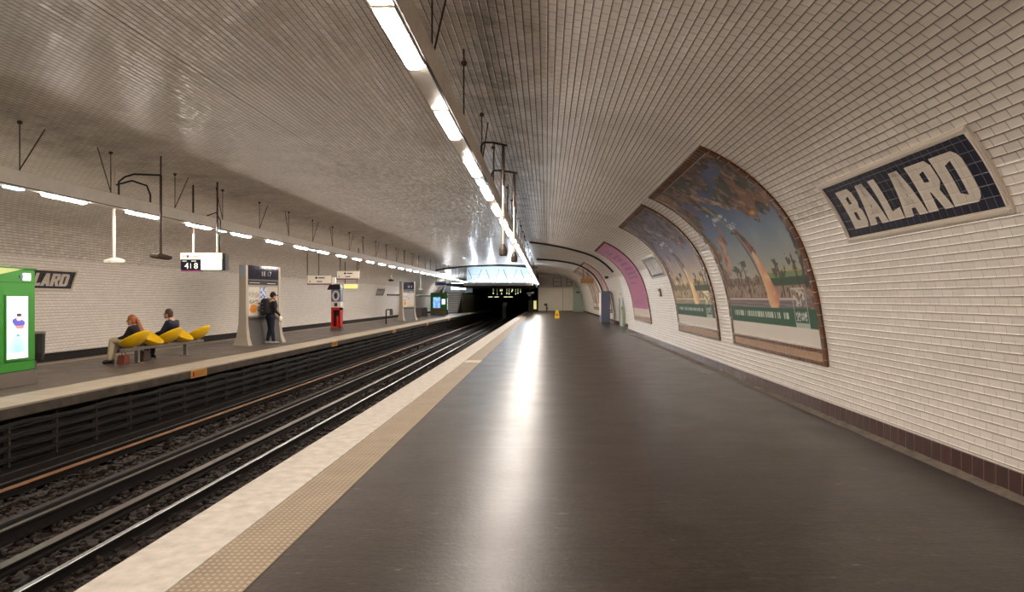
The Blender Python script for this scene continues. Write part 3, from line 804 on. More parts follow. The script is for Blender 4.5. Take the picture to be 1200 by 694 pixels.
mb = MB().tube([(X0+.16, Y-.013, 2.488), (X0+.16, Y-.018, 2.488)], .03, 16); mb.build('line_badge', M['purpleink'], hd_)
text_on('metro_mark', 'M', (X0+.05, Y-.016, 2.465), fx, fz, .045, M['ink'], hd_)
text_on('minutes_text', '4', (X0+.09, Y-.014, 2.215), fx, fz, .13, M['amber'], dp_); text_on('minutes_text', '8', (X0+.30, Y-.014, 2.215), fx, fz, .13, M['amber'], dp_)
MB().box(X0+.218, X0+.226, Y-.014, Y-.01, 2.22, 2.33).build('divider', M['lcdwhite'], dp_)
MB().box(X0+.04, X0+.13, Y-.014, Y-.01, 2.375, 2.39).build('caption_mark', M['white'], dp_); MB().box(X0+.24, X0+.34, Y-.014, Y-.01, 2.375, 2.39).build('caption_mark', M['white'], dp_)
MB().box(X1-.16, X1-.08, Y-.014, Y-.01, 2.385, 2.4).build('caption_mark', M['ink'], r)
for x in (-7.9, -7.36):
    MB().tube([(x, Y+.1, 2.55), (x, Y+.1, 3.0)], .02, 8).build('pole', M['pole_l'], r); MB().tube([(x, Y+.1, 3.0), (x, Y+.1, ceil_z(x)+.02)], .02, 8).build('pole', M['rod'], r)
MB().tube([(-7.33, Y+.14, 2.5), (-7.31, Y+.14, 3.3), (-7.4, Y+.12, 3.48), (-7.6, Y+.1, 3.4)], .014, 6).build('cable', M['cable'], r)
# direction signs
def hang_sign(x0, x1, y, z0, z1, label, lit='signlit', edge=True, poles=(), marks=True, group='hanging direction signs'):
    r = empty('direction_sign', ((x0+x1)/2, y, z0), label, 'sign', group)
    MB().box(x0, x1, y, y+.12, z0, z1).build('casing', M['totem'], r, bevel=.01)
    fc = MB().box(x0+.02, x1-.02, y-.01, y, z0+.03, z1-.02).build('face', M[lit], r)
    if edge: MB().box(x0, x1, y-.012, y+.02, z0-.03, z0+.02).build('lower_edge', M['magenta'], r)
    if marks:
        w = x1-x0
        MB().tube([(x0+w*.38, y-.012, z1-.12), (x0+w*.38, y-.018, z1-.12)], .05, 14).build('line_badge', M['ink'], fc)
        b = MB(); b.box(x0+w*.46, x0+w*.72, y-.014, y-.01, z1-.145, z1-.1); b.box(x0+w*.4, x0+w*.62, y-.014, y-.01, z0+.09, z0+.13); b.build('printed_line', M['ink'], fc)
        MB().add([(x0+w*.07, y-.012, z0+.11), (x0+w*.13, y-.012, z0+.15), (x0+w*.13, y-.012, z0+.07)], [(0, 1, 2)]).build('arrow', M['ink'], fc, fix=False)
    for x in poles: MB().tube([(x, y+.06, z1-.01), (x, y+.06, ceil_z(x)+.03)], .02, 8).build('pole', M['rod'], r)
    return r
def px(x, Y): return (x-640)*Y/F
def pz(y, Y): return 1.55+(350-y)*Y/F
Y = 29.0; r = hang_sign(px(360, Y), px(388.5, Y), Y, pz(333, Y), pz(322.5, Y), 'white direction sign with magenta lower edge, left of the hanging pair', poles=(px(358, Y)+.06, px(373, Y)))
MB().box(px(389.5, Y), px(393, Y), Y, Y+.1, pz(332, Y), pz(325, Y)).build('side_lamp', M['signlit'], r)
Y = 31.5; hang_sign(px(394.5, Y), px(420.5, Y), Y, pz(327, Y), pz(317.5, Y), 'white direction sign with magenta lower edge, right and higher of the hanging pair', poles=(px(398, Y), px(421, Y)-.05))
Y = 35; hang_sign(px(402.5, Y), px(419.5, Y), Y, pz(339, Y), pz(332.5, Y), 'small yellow-lit sign hanging behind the red emergency post', lit='yellowlit', edge=False, marks=False, poles=(px(404, Y), px(418, Y)))
Y = 57; hang_sign(px(510, Y), px(523, Y), Y, pz(335, Y), pz(330, Y), 'small dark blue sign hanging before the stairs', lit='blue', edge=False, marks=True, poles=(px(511.5, Y), px(521.5, Y)))
Y = 44; r = empty('hanging_loudspeaker', (px(458.5, Y), Y, pz(328, Y)), 'small dark loudspeaker on a thin pole far over the opposite platform', 'loudspeaker', 'loudspeakers hanging on poles')
MB().tube([(px(458.5, Y), Y, pz(328, Y)), (px(458.5, Y), Y, ceil_z(px(458.5, Y))+.02)], .03, 8).build('pole', M['pole_l'], r); MB().ball((px(458.5, Y), Y, pz(328.5, Y)), .16, sc=(1.3, 1, .45)).build('speaker_head', M['rod'], r, smooth=True)
Y = 50; r = empty('hanging_camera', (px(493, Y), Y, pz(339, Y)), 'pale camera at the tip of a thin pole near the far grey totem', 'camera')
MB().tube([(px(492.5, Y), Y, pz(338, Y)), (px(492.5, Y), Y, ceil_z(px(492.5, Y))+.02)], .03, 8).build('pole', M['pole_l'], r); MB().box(px(492, Y)-.06, px(494, Y)+.04, Y-.15, Y+.12, pz(340, Y), pz(338, Y)).build('camera_body', M['white'], r, bevel=.02)

# two lamps / sensors hanging beside the right beam
for (x, y, z0, z1, w_, lab) in ((-.565, 8.75, 2.11, 3.58, .055, 'dark cylinder speaker on a long pole beside the right-hand beam, nearer of two'), (-.50, 10.4, 2.12, 3.53, .05, 'dark cylinder speaker on a long pole beside the right-hand beam, farther of two')):
    r = empty('pole_speaker', (x, y, z0), lab, 'loudspeaker', 'cylinder speakers by the right beam')
    MB().tube([(x, y, z0+.12), (x, y, z1)], .014, 8).build('pole', M['pole_l'], r)
    MB().tube([(x, y, z1-.55), (x, y, z1)], .02, 8).build('upper_sleeve', M['rod'], r)
    MB().tube([(-.84, y-.12, ZB1-.01), (-.84, y-.12, z1-.05), (-.81, y-.1, z1), (-.7, y-.05, z1+.01), (x+.05, y, z1-.02)], .014, 8).build('bracket', M['cable'], r)
    MB().tube([(x, y, z0), (x, y, z0+.02), (x, y, z0+.09), (x, y, z0+.13), (x, y, z0+.16)], [w_*.85, w_, w_*.95, w_*.6, .02], 14).build('speaker_body', M['rod'], r)
# black tubes added to draw the dark ring edges of the vault
for (yy, a0, off, lab, wd) in ((YS+.05, a_of_z(2.75), .03, 'black conduit added for the dark edge of the vault step above the door', False), (47.5, a_of_z(2.0), .05, 'black conduit added for the dark ring edge above the far posters', True)):
    pts = []
    for k in range(50):
        a = a0+(9.6-a0)*k/49; pts.append(on('R', yy, a, off, wd))
    pts = [p for p in pts if p.x > -.8]
    tag(MB().tube(pts, .05 if not wd else .06, 8).build('edgeline', M['cable'], smooth=True), lab, 'pipe')

# ------------------------------------------------------------ yellow labels on the opposite edge
for i, y in enumerate((14.66, 24.06, 33.5, 42.9, 52.3)):
    r = empty('warning_label', (EL, y, -.17), 'yellow warning label on the opposite platform edge, %s from the left' % ordinal(i+1), 'sign', 'yellow labels on the opposite edge')
    pt_ = MB().box(EL, EL+.024, y-.33, y+.33, -.175, -.005).build('plate', M['yellowsign'], r, bevel=.003)
    MB().box(EL+.024, EL+.027, y-.28, y-.2, -.14, -.04).build('pictogram', M['red'], pt_)
    b = MB()
    for q in range(3): b.box(EL+.024, EL+.027, y-.15, y+.27-.05*q, -.06-.035*q, -.045-.035*q)
    b.build('printed_line', M['orange'], pt_)

# ------------------------------------------------------------ green kiosks
def screen_grid(origin, ux, uz, w_, h_, painter, parent, nu=30, nv=60, m='screen', name='screen'):
    mb = MB(); cols = []; vs = []; fs = []
    ux, uz, origin = Vector(ux), Vector(uz), Vector(origin)
    for j in range(nv+1):
        for k in range(nu+1):
            vs.append(origin+ux*w_*k/nu+uz*h_*j/nv); cols.append(srgb(*[max(0, min(255, q)) for q in painter(k/nu, j/nv)]))
    for j in range(nv):
        for k in range(nu): b = j*(nu+1)+k; fs.append((b, b+1, b+nu+2, b+nu+1))
    mb.add(vs, fs); mb.col = cols; return mb.build(name, M[m], parent, fix=False)
def paint_ad(u, v):
    c = mixc((236, 250, 252), (120, 226, 226), max(0, .5+.5*math.sin(v*5+1))*.75*(1-abs(u-.5)))
    if v < .1: c = (236, 244, 246)
    if math.hypot((u-.55)/.3, (v-.58)/.075+(u-.5)*.8) < 1: c = (86, 84, 168)
    if math.hypot((u-.57)/.12, (v-.655)/.05) < 1: c = (240, 200, 196)
    if math.hypot((u-.57)/.13, (v-.70)/.03) < 1: c = (60, 46, 60)
    if math.hypot((u-.62)/.28, (v-.50)/.02) < 1: c = (236, 130, 120)
    if .36 < v < .40 and abs(u-.52) < (.40-v)*2.5: c = (70, 90, 100)
    if v < .33 and v > .2 and int(v*90) % 3 == 0 and .2 < u < .8: c = (176, 232, 236)
    return c
def kiosk(x1, y0, y1, depth, label, near):
    """x1: face towards the tracks"""
    x0 = x1-depth
    r = empty('vending_kiosk', ((x0+x1)/2, (y0+y1)/2, 0), label, 'kiosk', 'green kiosks on the opposite platform')
    MB().box(x0-.01, x1+.01, y0-.01, y1+.01, 0, .26).build('plinth', M['plinthgrey'], r, bevel=.01)
    MB().box(x0, x1, y0, y1, .26, 2.07).build('cabinet_body', M['green'], r, bevel=.02)
    # sloping pale panel rising to the far corner
    MB().prism([(y0, 1.90), (y1-.24, 2.085), (y0, 2.085)], 'x', x1, x1+.012).build('roof_wedge', M['lime'], r)
    MB().box(x0-.02, x1+.02, y0-.02, y1+.02, 2.07, 2.1).build('roof', M['green'], r, bevel=.008)
    b = MB(); b.box(x1, x1+.004, y0+.01, y1-.01, .44, .447); b.box(x1, x1+.004, y0+.01, y1-.01, 1.83, 1.837); b.build('panel_joint', M['dark'], r)
    cy = y1-.44
    bz = MB().box(x1, x1+.02, cy-.26, cy+.26, .46, 1.62).build('screen_bezel', M['green'], r, bevel=.008)
    screen_grid((x1+.022, cy-.235, .50), (0, 1, 0), fz, .47, 1.09, paint_ad, bz)
    MB().box(x1, x1+.02, y1-.30, y1-.14, 1.87, 2.0).build('small_display', M['lcdwhite'], r)
    MB().tube([(x1, y1-.35, 1.94), (x1+.02, y1-.35, 1.94)], .035, 14).build('sensor', M['greyblue'], r)
    # screen on the end that faces the viewpoint
    fb = MB().box(x0+.2, x1-.5, y0-.02, y0, .6, 1.75).build('front_bezel', M['blue'], r, bevel=.008)
    screen_grid((x0+.26, y0-.022, .66), (1, 0, 0), fz, depth-.82, 1.02, lambda u, v: mixc((120, 150, 235), (150, 220, 245), .5+nz(u*3, v*3)*1.5), fb, 12, 16, name='front_screen')
    MB().box(x1-.42, x1-.1, y0-.02, y0, 1.0, 1.5).build('front_keypad', M['lcdwhite'] if not near else M['lime'], r, bevel=.005)
    MB().box(x0+.2, x1-.15, y0-.02, y0, .38, .52).build('collection_slot', M['red'], r, bevel=.005)
kiosk(-9.28, 11.0, 12.1, 1.5, 'large green kiosk with a glowing tall screen at the left edge', True)
kiosk(-9.5, 63.3, 64.4, 1.5, 'small distant green kiosk with a blue screen in front of the stairs', False)
# bin behind the near kiosk
r = empty('waste_bin', (-9.95, 12.95, 0), 'dark slim waste bin just behind the large green kiosk', 'bin')
MB().tube([(-9.95, 12.95, 0), (-9.95, 12.95, .85)], .03, 8).build('post', M['steel'], r)
MB().tube([(-9.95, 12.95, .35), (-9.95, 12.95, .5), (-9.95, 12.95, .88)], [.13, .16, .17], 14).build('bag', M['cable'], r)
MB().tube([(-9.95, 12.95, .87), (-9.95, 12.95, .91)], .18, 14).build('rim', M['steel'], r)

# ------------------------------------------------------------ grey information totems
TURN = []
def totem(x, y0, y1, label, z=2.66, lit=True):
    r = empty('information_totem', (x-.2, (y0+y1)/2, 0), label, 'totem', 'grey information totems')
    t = .17
    for yy, s in ((y0, 1), (y1, -1)):
        # end posts flare outwards at the foot
        post = MB(); prof_ = [(0, .30), (.25, .21), (.7, .15), (1.4, .13), (z, .13)]
        vs = []; fs = []
        for zz, hw in prof_:
            ext = hw-.13
            vs += [(x-.16-hw, yy-s*ext*.6, zz), (x-.16+hw, yy-s*ext*.6, zz), (x-.16+hw, yy+s*.1, zz), (x-.16-hw, yy+s*.1, zz)]
        for i in range(len(prof_)-1):
            for k in range(4): fs.append((4*i+k, 4*i+(k+1) % 4, 4*i+4+(k+1) % 4, 4*i+4+k))
        fs += [(0, 1, 2, 3), (16, 17, 18, 19)]
        post.add(vs, fs); post.build('end_post', M['totem'], r)
    yy0, yy1 = y0+.1, y1-.1
    lo = MB(); vs = []; fs = []
    L = [(0, .22), (.4, .16), (.92, .1)]
    for zz, hw in L: vs += [(x-.16-hw, yy0, zz), (x-.16+hw, yy0, zz), (x-.16+hw, yy1, zz), (x-.16-hw, yy1, zz)]
    for i in range(2):
        for k in range(4): fs.append((4*i+k, 4*i+(k+1) % 4, 4*i+4+(k+1) % 4, 4*i+4+k))
    fs += [(0, 1, 2, 3), (8, 9, 10, 11)]
    lo.add(vs, fs); lo.build('lower_panel', M['totem_d'], r)
    nb = MB().box(x-.2, x-.06, yy0, yy1, .92, 2.0).build('notice_board', M['totem'], r)
    MB().box(x-.06, x+.04, yy0, yy1, .9, .95).build('ledge', M['steel'], r)
    he = MB().box(x-.22, x-.03, yy0, yy1, 2.2, z).build('header', M['navy'], r, bevel=.01)
    MB().box(x-.2, x-.045, yy0, yy1, 2.0, 2.2).build('band', M['totem_d'], r)
    b = MB(); b.box(x-.045, x-.04, yy0+.03, yy1-.03, 2.02, 2.16); b.build('map_strip', M['black'], r)
    b = MB(); b.box(x-.04, x-.037, yy0+.08, yy0+.6, 2.07, 2.085); b.box(x-.04, x-.037, yy1-.6, yy1-.15, 2.06, 2.075); b.build('printed_line', M['white'], r)
    text_on('clock_digits', '18 17', (x-.026, (yy0+yy1)/2-.1, 2.31), (0, 1, 0), fz, .17, M['steel'], he, width=.5)
    MB().box(x-.27, x-.05, y0-.016, y0-.001, z-.38, z-.02).build('end_badge', M['paleblue'], r)
    TURN.append(r)
    # posters on the board
    def notice(u, v):
        if v > .97 or v < .02: return (150, 140, 128)
        if .04 < u < .36:
            if v < .4 and math.hypot((u-.18)/.12, (v-.25)/.15) < 1+.2*nz(u*20, v*12): return (214, 140, 64)
            if .42 < v < .55 and nz(u*50, v*30) > .05: return (110, 100, 96)
            if .62 < v < .8 and nz(u*40, v*50) > .1: return (140, 130, 126)
            return (206, 198, 184)
        if .4 < u < .6 and v > .5: return (96, 124, 190) if nz(u*16, v*12, 4) > -.05 else (196, 206, 220)
        if .66 < u < .95 and v > .3: return (196, 188, 174) if int(v*40) % 3 else (150, 142, 134)
        return (190, 180, 164)
    screen_grid((x-.055, yy0+.02, .96), (0, 1, 0), fz, yy1-yy0-.04, 1.02, notice, nb, 60, 40, m='printed', name='notices')
    return r
totem(-9.62, 21.9, 23.7, 'tall grey information totem where the backpack wearer stands')
totem(-9.75, 46.8, 48.3, 'small distant grey information totem before the far kiosk', z=2.75)

spin(TURN[0], -math.radians(14)); spin(TURN[1], -math.radians(24))
# ------------------------------------------------------------ red emergency post
x, y = -10.1, 32.0
r = empty('emergency_post', (x, y, 0), 'red and white emergency post with fire extinguisher on the opposite platform', 'emergency post')
MB().box(x-.28, x+.24, y-.02, y+.4, 0, .14).build('foot', M['totem_d'], r, bevel=.01)
b = MB(); b.box(x-.24, x-.18, y, y+.35, .14, 1.12); b.box(x+.16, x+.22, y, y+.35, .14, 1.12); b.box(x-.24, x+.22, y+.3, y+.35, .14, 1.12); b.box(x-.24, x+.22, y, y+.35, 1.0, 1.12); b.box(x-.24, x+.22, y, y+.35, .14, .2); b.build('red_cabinet', M['red'], r)
MB().box(x-.18, x+.16, y+.27, y+.3, .2, 1.0).build('recess', M['black'], r)
e = MB().tube([(x+.04, y+.12, .2), (x+.04, y+.12, .24), (x+.04, y+.12, .6), (x+.04, y+.12, .68), (x+.04, y+.12, .74)], [.07, .08, .08, .05, .02], 14).build('extinguisher', M['red'], r)
MB().box(x-.24, x+.22, y, y+.35, 1.12, 1.4).build('white_panel', M['white'], r); MB().box(x-.08, x+.06, y-.02, y, 1.18, 1.34).build('intercom', M['ink'], r)
bp_ = MB().box(x-.24, x+.22, y, y+.35, 1.4, 1.98).build('blue_panel', M['greyblue'], r, bevel=.01)
b = MB(); vs = []; fs = []; n = 24
for k in range(n):
    a = 2*PI*k/n
    for rx, rz in ((.1, .17), (.17, .25)): vs.append((x-.01+rx*math.cos(a), y-.012, 1.69+rz*math.sin(a)))
for k in range(n): fs.append((2*k, 2*k+1, (2*k+3) % (2*n), (2*k+2) % (2*n)))
b.add(vs, fs); b.build('white_ring', M['white'], bp_, fix=False)
vs = [(x-.01+.055*math.cos(2*PI*k/n), y-.013, 1.69+.1*math.sin(2*PI*k/n)) for k in range(n)]
MB().add(vs, [tuple(range(n))]).build('dark_disc', M['ink'], bp_, fix=False)
MB().prism([(x-.42, 1.97), (x-.3, 2.22), (x+.2, 2.24), (x+.23, 2.0)], 'y', y-.05, y+.32).build('tilted_cap', M['black'], r)

# small bent handrail
x, y = px(452.5, 40), 40
r = empty('bent_rail_post', (x, y, 0), 'black bent post with a small box beside the left wall', 'post')
MB().tube([(x, y, 0), (x, y, .82), (x+.04, y, .88), (x+.38, y, .9)], .035, 8).build('post', M['black'], r, smooth=True)
MB().box(x+.22, x+.4, y-.06, y+.06, .55, .86).build('hanging_box', M['totem_d'], r, bevel=.01)
# ------------------------------------------------------------ bench of shell seats
BX = -9.86
r = empty('platform_bench', (BX, 17.2, 0), 'steel bench beam on two feet carrying five yellow shell seats', 'bench')
MB().box(BX-.04, BX+.04, 15.45, 19.1, .31, .38).build('beam', M['steel'], r, bevel=.006)
for y in (16.05, 18.2):
    MB().box(BX-.045, BX+.045, y-.045, y+.045, .015, .31).build('leg', M['steel'], r, bevel=.006)
    MB().box(BX-.13, BX+.13, y-.09, y+.09, 0, .015).build('foot_plate', M['steel'], r)
def shell(y, face):
    """face -1: towards the wall, +1: towards the tracks"""
    nr, na = 9, 32; vs = []; fs = []
    cxz = Vector((-.03, .625)); ax = Vector((-.90, .436)).normalized(); nn = Vector((ax.y, -ax.x)); nn = -nn if nn.y < 0 else nn
    for lay in (0, 1):
        for i in range(nr+1):
            q = i/nr
            for k in range(na):
                t = 2*PI*k/na; a_ = .37*q*math.cos(t); b_ = .31*q*math.sin(t)*(1+.10*math.cos(t))
                dep = -.20*(1-q**2.4)+.02*math.cos(t)*q-.016*lay
                p = cxz+ax*a_+nn*dep; vs.append((BX+face*p.x, y+b_, p.y))
    K = (nr+1)*na
    for i in range(nr):
        for k in range(na):
            b = i*na+k; c = i*na+(k+1) % na; fs += [(b, c, c+na, b+na), (K+b, K+b+na, K+c+na, K+c)]
    for k in range(na):
        b = nr*na+k; c = nr*na+(k+1) % na; fs.append((b, c, K+c, K+b))
    o = MB().add(vs, fs).build('shell_seat', M['yellow'], r, smooth=True)
    MB().box(BX+face*-.06, BX+face*.08, y-.06, y+.06, .38, .42).build('seat_bracket', M['steel'], r)
SEATS = [(15.85, -1), (16.6, 1), (17.3, -1), (18.0, 1), (18.75, -1)]
for y, f in SEATS: shell(y, f)

# ------------------------------------------------------------ people
def remeshed(mb, name, m, parent, vox=.012, smooth_it=2):
    o = mb.build(name, m, None, fix=False)
    md = o.modifiers.new('r', 'REMESH'); md.mode = 'VOXEL'; md.voxel_size = vox; md.use_smooth_shade = True
    if smooth_it:
        s = o.modifiers.new('s', 'SMOOTH'); s.iterations = smooth_it; s.factor = .5
    dg = bpy.context.evaluated_depsgraph_get(); dg.update()
    me = bpy.data.meshes.new_from_object(o.evaluated_get(dg)); me.name = name
    bpy.data.objects.remove(o)
    q = bpy.data.objects.new(name, me); COL.objects.link(q)
    if not me.materials: me.materials.append(m)
    for p in me.polygons: p.use_smooth = True
    if parent is not None: q.parent = parent
    return q
def person(root, J, clothes, hair, shoes, facing, female=False, cap=False):
    """J: joints in the person's own space, x forward, y left, z up. The Empty is turned afterwards."""
    V = lambda k: Vector(J[k])
    b = MB()
    hd = V('head'); nk = V('neck'); ch = V('chest'); pv = V('pelvis')
    fw = Vector(J.get('look', (1, 0, 0))).normalized(); lf = Vector((0, 0, 1)).cross(fw).normalized(); up = fw.cross(lf)
    R = Matrix((fw, lf, up)).transposed()
    b.ball(hd, .1, 20, 14, sc=(.95, .78, 1.18), rot=R); b.ball(hd+R@Vector((.03, 0, -.045)), .07, 16, 10, sc=(.95, .8, .95), rot=R)
    b.cap(hd+R@Vector((.092, 0, .005)), hd+R@Vector((.115, 0, -.022)), .009, .014)          # nose
    b.ball(hd+R@Vector((.092, 0, -.058)), .02, 10, 6, sc=(.7, 1.2, .45), rot=R)              # lips
    b.ball(hd+R@Vector((.078, 0, -.092)), .024, 10, 6)                                        # chin
    for s in (-1, 1): b.ball(hd+R@Vector((-.005, s*.08, -.01)), .026, 10, 6, sc=(.8, .35, 1.2), rot=R)   # ears
    b.cap(nk, hd+R@Vector((-.015, 0, -.07)), .055, .05)
    b.cap(pv, ch, .125, .13); b.cap(ch+Vector((0, .07, .02)), ch+Vector((0, -.07, .02)), .11, .11); b.cap(ch, nk, .12, .06)
    for s in ('l', 'r'):
        sh, el, wr = V(s+'sh'), V(s+'el'), V(s+'wr'); hp, kn, an = V(s+'hip'), V(s+'kn'), V(s+'an')
        b.cap(ch+Vector((0, 0, .06)), sh, .07, .055); b.cap(sh, el, .05, .038); b.cap(el, wr, .038, .024)
        d = (wr-el).normalized(); side = d.cross(Vector((0, 0, 1))); side = side.normalized() if side.length > .1 else Vector((0, 1, 0)); dn = d.cross(side).normalized()
        p0 = wr+d*.03
        b.cap(wr, p0+d*.04, .024, .026); b.ball(p0+d*.03, .04, 12, 8, sc=(1, 1, 1))
        for k, (o_, L) in enumerate(((-.027, .062), (-.009, .072), (.009, .068), (.027, .052))):
            q0 = p0+d*.05+side*o_; q1 = q0+d*L*.55+dn*.012; q2 = q1+d*L*.4+dn*.026
            b.cap(q0, q1, .0095, .009, 8); b.cap(q1, q2, .009, .0075, 8)
        t0 = p0+side*-.03+d*.01; t1 = t0+side*-.022+d*.03+dn*.01; b.cap(t0, t1, .0115, .01, 8); b.cap(t1, t1+d*.026+dn*.01, .01, .008, 8)
        b.cap(pv, hp, .12, .1); b.cap(hp, kn, .085, .055); b.cap(kn, kn.lerp(an, .35), .055, .055); b.cap(kn.lerp(an, .35), an, .055, .036)
        tf = Vector(J.get(s+'toe', an+Vector((.16, 0, -.05)))); b.cap(an+Vector((-.03, 0, -.045)), tf, .034, .028)
    body = remeshed(b, 'body', M['skin'], root, .0085, 1)
    f = MB()
    for s in (-1, 1): f.ball(hd+R@Vector((.084, s*.033, .008)), .011, 8, 6)
    f.build('eyes', M['ink'], None).parent = root
    # clothing
    top, trouser = clothes
    c = MB(); c.cap(pv+Vector((0, 0, .0)), ch, .145, .15); c.cap(ch+Vector((0, .08, .03)), ch+Vector((0, -.08, .03)), .125, .125); c.cap(ch, nk+Vector((0, 0, -.035)), .13, .07)
    for s in ('l', 'r'):
        sh, el, wr = V(s+'sh'), V(s+'el'), V(s+'wr')
        c.cap(ch+Vector((0, 0, .06)), sh, .085, .07); c.cap(sh, el, .066, .054); c.cap(el, el.lerp(wr, .93), .054, .038)
    remeshed(c, 'jacket', M[top], root, .014, 3)
    t = MB()
    for s in ('l', 'r'):
        hp, kn, an = V(s+'hip'), V(s+'kn'), V(s+'an')
        t.cap(pv, hp, .135, .118); t.cap(hp, kn, .1, .072); t.cap(kn, kn.lerp(an, .4), .072, .07 if not female else .075); t.cap(kn.lerp(an, .4), kn.lerp(an, .93), .07, .058 if not female else .072)
    remeshed(t, 'trousers', M[trouser], root, .014, 3)
    for s in ('l', 'r'):
        an = V(s+'an'); tf = Vector(J.get(s+'toe', an+Vector((.16, 0, -.05))))
        q = MB(); q.cap(an+Vector((-.04, 0, -.05)), tf, .045, .036); q.cap(an, an+Vector((-.02, 0, -.04)), .046, .05)
        q.box(an.x-.085, an.x-.045, an.y-.025, an.y+.025, an.z-.1, an.z-.04)
        remeshed(q, 'shoe', M[shoes], root, .009, 1)
    h = MB()
    h.ball(hd+R@Vector((-.018, 0, .026)), .107, 20, 14, sc=(.95, .84, 1.1), rot=R)
    if not cap:
        h.ball(hd+R@Vector((-.045, 0, -.03)), .085, 16, 10, sc=(.8, .95, 1.1), rot=R)
    hm = M[hair]
    if female:
        p = hd+R@Vector((-.1, 0, .05)); h.ball(p, .03, 12, 8)
        pts = [p, p+Vector((-.05, 0, -.08)), p+Vector((-.09, .0, -.2)), p+Vector((-.13, 0, -.34)), p+Vector((-.14, 0, -.46)), p+Vector((-.12, 0, -.52))]
        rs = [.03, .042, .05, .058, .05, .02]
        for i in range(5): h.cap(pts[i], pts[i+1], rs[i], rs[i+1])
    # keep the face clear
    ho = remeshed(h, 'hair' if not cap else 'cap', hm, root, .009, 1)
    me = ho.data; bm = bmesh.new(); bm.from_mesh(me)
    Ri = R.transposed()
    kill = [v for v in bm.verts if (Ri@(v.co-hd)).x > (.045 if not cap else .2) and (Ri@(v.co-hd)).z < .07]
    bmesh.ops.delete(bm, geom=kill, context='VERTS'); bm.to_mesh(me); bm.free()
    if cap:
        k = MB(); k.ball(hd+R@Vector((.11, 0, .055)), .07, 14, 6, sc=(1.0, .9, .16), rot=R); k.build('cap_brim', hm, None, smooth=True).parent = root
    spin(root, facing)
    return body
# seated woman facing the wall (-X)
J = dict(pelvis=(.02, 0, .60), chest=(-.09, 0, .77), neck=(-.06, 0, .91), head=(.0, 0, 1.03), look=(1, .1, -.12),
         lsh=(-.08, .17, .84), rsh=(-.08, -.17, .84), lel=(.03, .19, .65), rel=(.04, -.19, .65), lwr=(.22, .13, .60), rwr=(.24, -.1, .6),
         lhip=(.05, .085, .575), rhip=(.05, -.085, .575), lkn=(.40, .09, .55), rkn=(.42, -.10, .55), lan=(.44, .11, .11), ran=(.54, -.06, .13))
J['rtoe'] = (.68, -.06, .045); J['ltoe'] = (.58, .12, .037)
r = empty('person', (-9.87, 15.85, 0), 'seated person with a long auburn ponytail, black top and beige trousers', 'person')
person(r, J, ('cloth_black', 'cloth_beige'), 'hair_red', 'shoe', PI, female=True)
# seated man
J = dict(pelvis=(.02, 0, .60), chest=(-.10, 0, .83), neck=(-.06, 0, 1.01), head=(.01, 0, 1.15), look=(1, .15, -.05),
         lsh=(-.09, .2, .93), rsh=(-.09, -.2, .93), lel=(.05, .22, .69), rel=(.05, -.22, .69), lwr=(.26, .12, .64), rwr=(.27, -.12, .65),
         lhip=(.05, .09, .575), rhip=(.05, -.09, .575), lkn=(.46, .12, .55), rkn=(.46, -.12, .55), lan=(.50, .13, .1), ran=(.50, -.13, .1))
J['ltoe'] = (.66, .14, .037); J['rtoe'] = (.66, -.14, .037)
r = empty('person', (-9.81, 17.3, 0), 'seated bearded person in a dark navy jacket in the middle shell seat', 'person')
person(r, J, ('cloth_navy', 'cloth_navy'), 'hair_brown', 'shoe', PI)
q = MB(); q.ball((.065, 0, 1.075), .05, 14, 9, sc=(.8, 1.15, .75)); bd = q.build('beard', M['hair_brown'], None, smooth=True); bd.parent = r
# standing person with a backpack
J = dict(pelvis=(0, 0, .95), chest=(.03, 0, 1.28), neck=(.05, 0, 1.48), head=(.10, 0, 1.64), look=(1, 0, -.25),
         lsh=(.03, .19, 1.40), rsh=(.03, -.19, 1.40), lel=(.04, .24, 1.12), rel=(.05, -.24, 1.12), lwr=(.25, .16, 1.0), rwr=(.24, -.18, .98),
         lhip=(0, .1, .91), rhip=(0, -.1, .91), lkn=(.04, .1, .5), rkn=(.0, -.1, .5), lan=(-.06, .1, .1), ran=(.06, -.1, .1))
J['ltoe'] = (.1, .11, .037); J['rtoe'] = (.22, -.12, .037)
PX, PY, PF = -9.40, 22.7, math.radians(52)
r = empty('person', (PX, PY, 0), 'standing person in black with a dark cap in front of the grey totem', 'person')
person(r, J, ('cloth_black', 'cloth_navy'), 'hair_dark', 'sneaker', PF, cap=True)
r = empty('backpack', (PX, PY, .95), 'large black backpack with grey bands worn by the standing person', 'backpack')
q = MB(); q.cap((-.19, .06, .17), (-.19, .06, .5), .13, .11); q.cap((-.19, -.06, .17), (-.19, -.06, .5), .13, .11); q.cap((-.26, 0, .12), (-.26, 0, .34), .1, .09)
remeshed(q, 'pack_body', M['cloth_black'], r, .012, 2)
for z in (.18, .30, .42):
    k = MB(); k.box(-.37, -.345, -.14, .14, z, z+.03); k.build('band', M['totem_d'], None).parent = r
for s in (-1, 1):
    k = MB(); k.tube([(-.12, s*.12, .55), (0.0, s*.14, .62), (.12, s*.14, .52), (.17, s*.14, .35), (.1, s*.16, .18), (-.1, s*.14, .08)], .017, 6); k.build('strap', M['black'], None).parent = r
spin(r, PF)
r = empty('plastic_bag', (PX+.32, PY+.09, .74), 'small white bag held by the standing person', 'bag')
q = MB(); q.ball((0, 0, .1), .1, 12, 8, sc=(.7, 1, 1.1)); o = remeshed(q, 'bag_body', M['white'], r, .012, 1)
k = MB(); k.tube([(0, -.05, .17), (0, -.03, .25), (0, .03, .25), (0, .05, .17)], .008, 6); k.build('handle', M['white'], None).parent = r
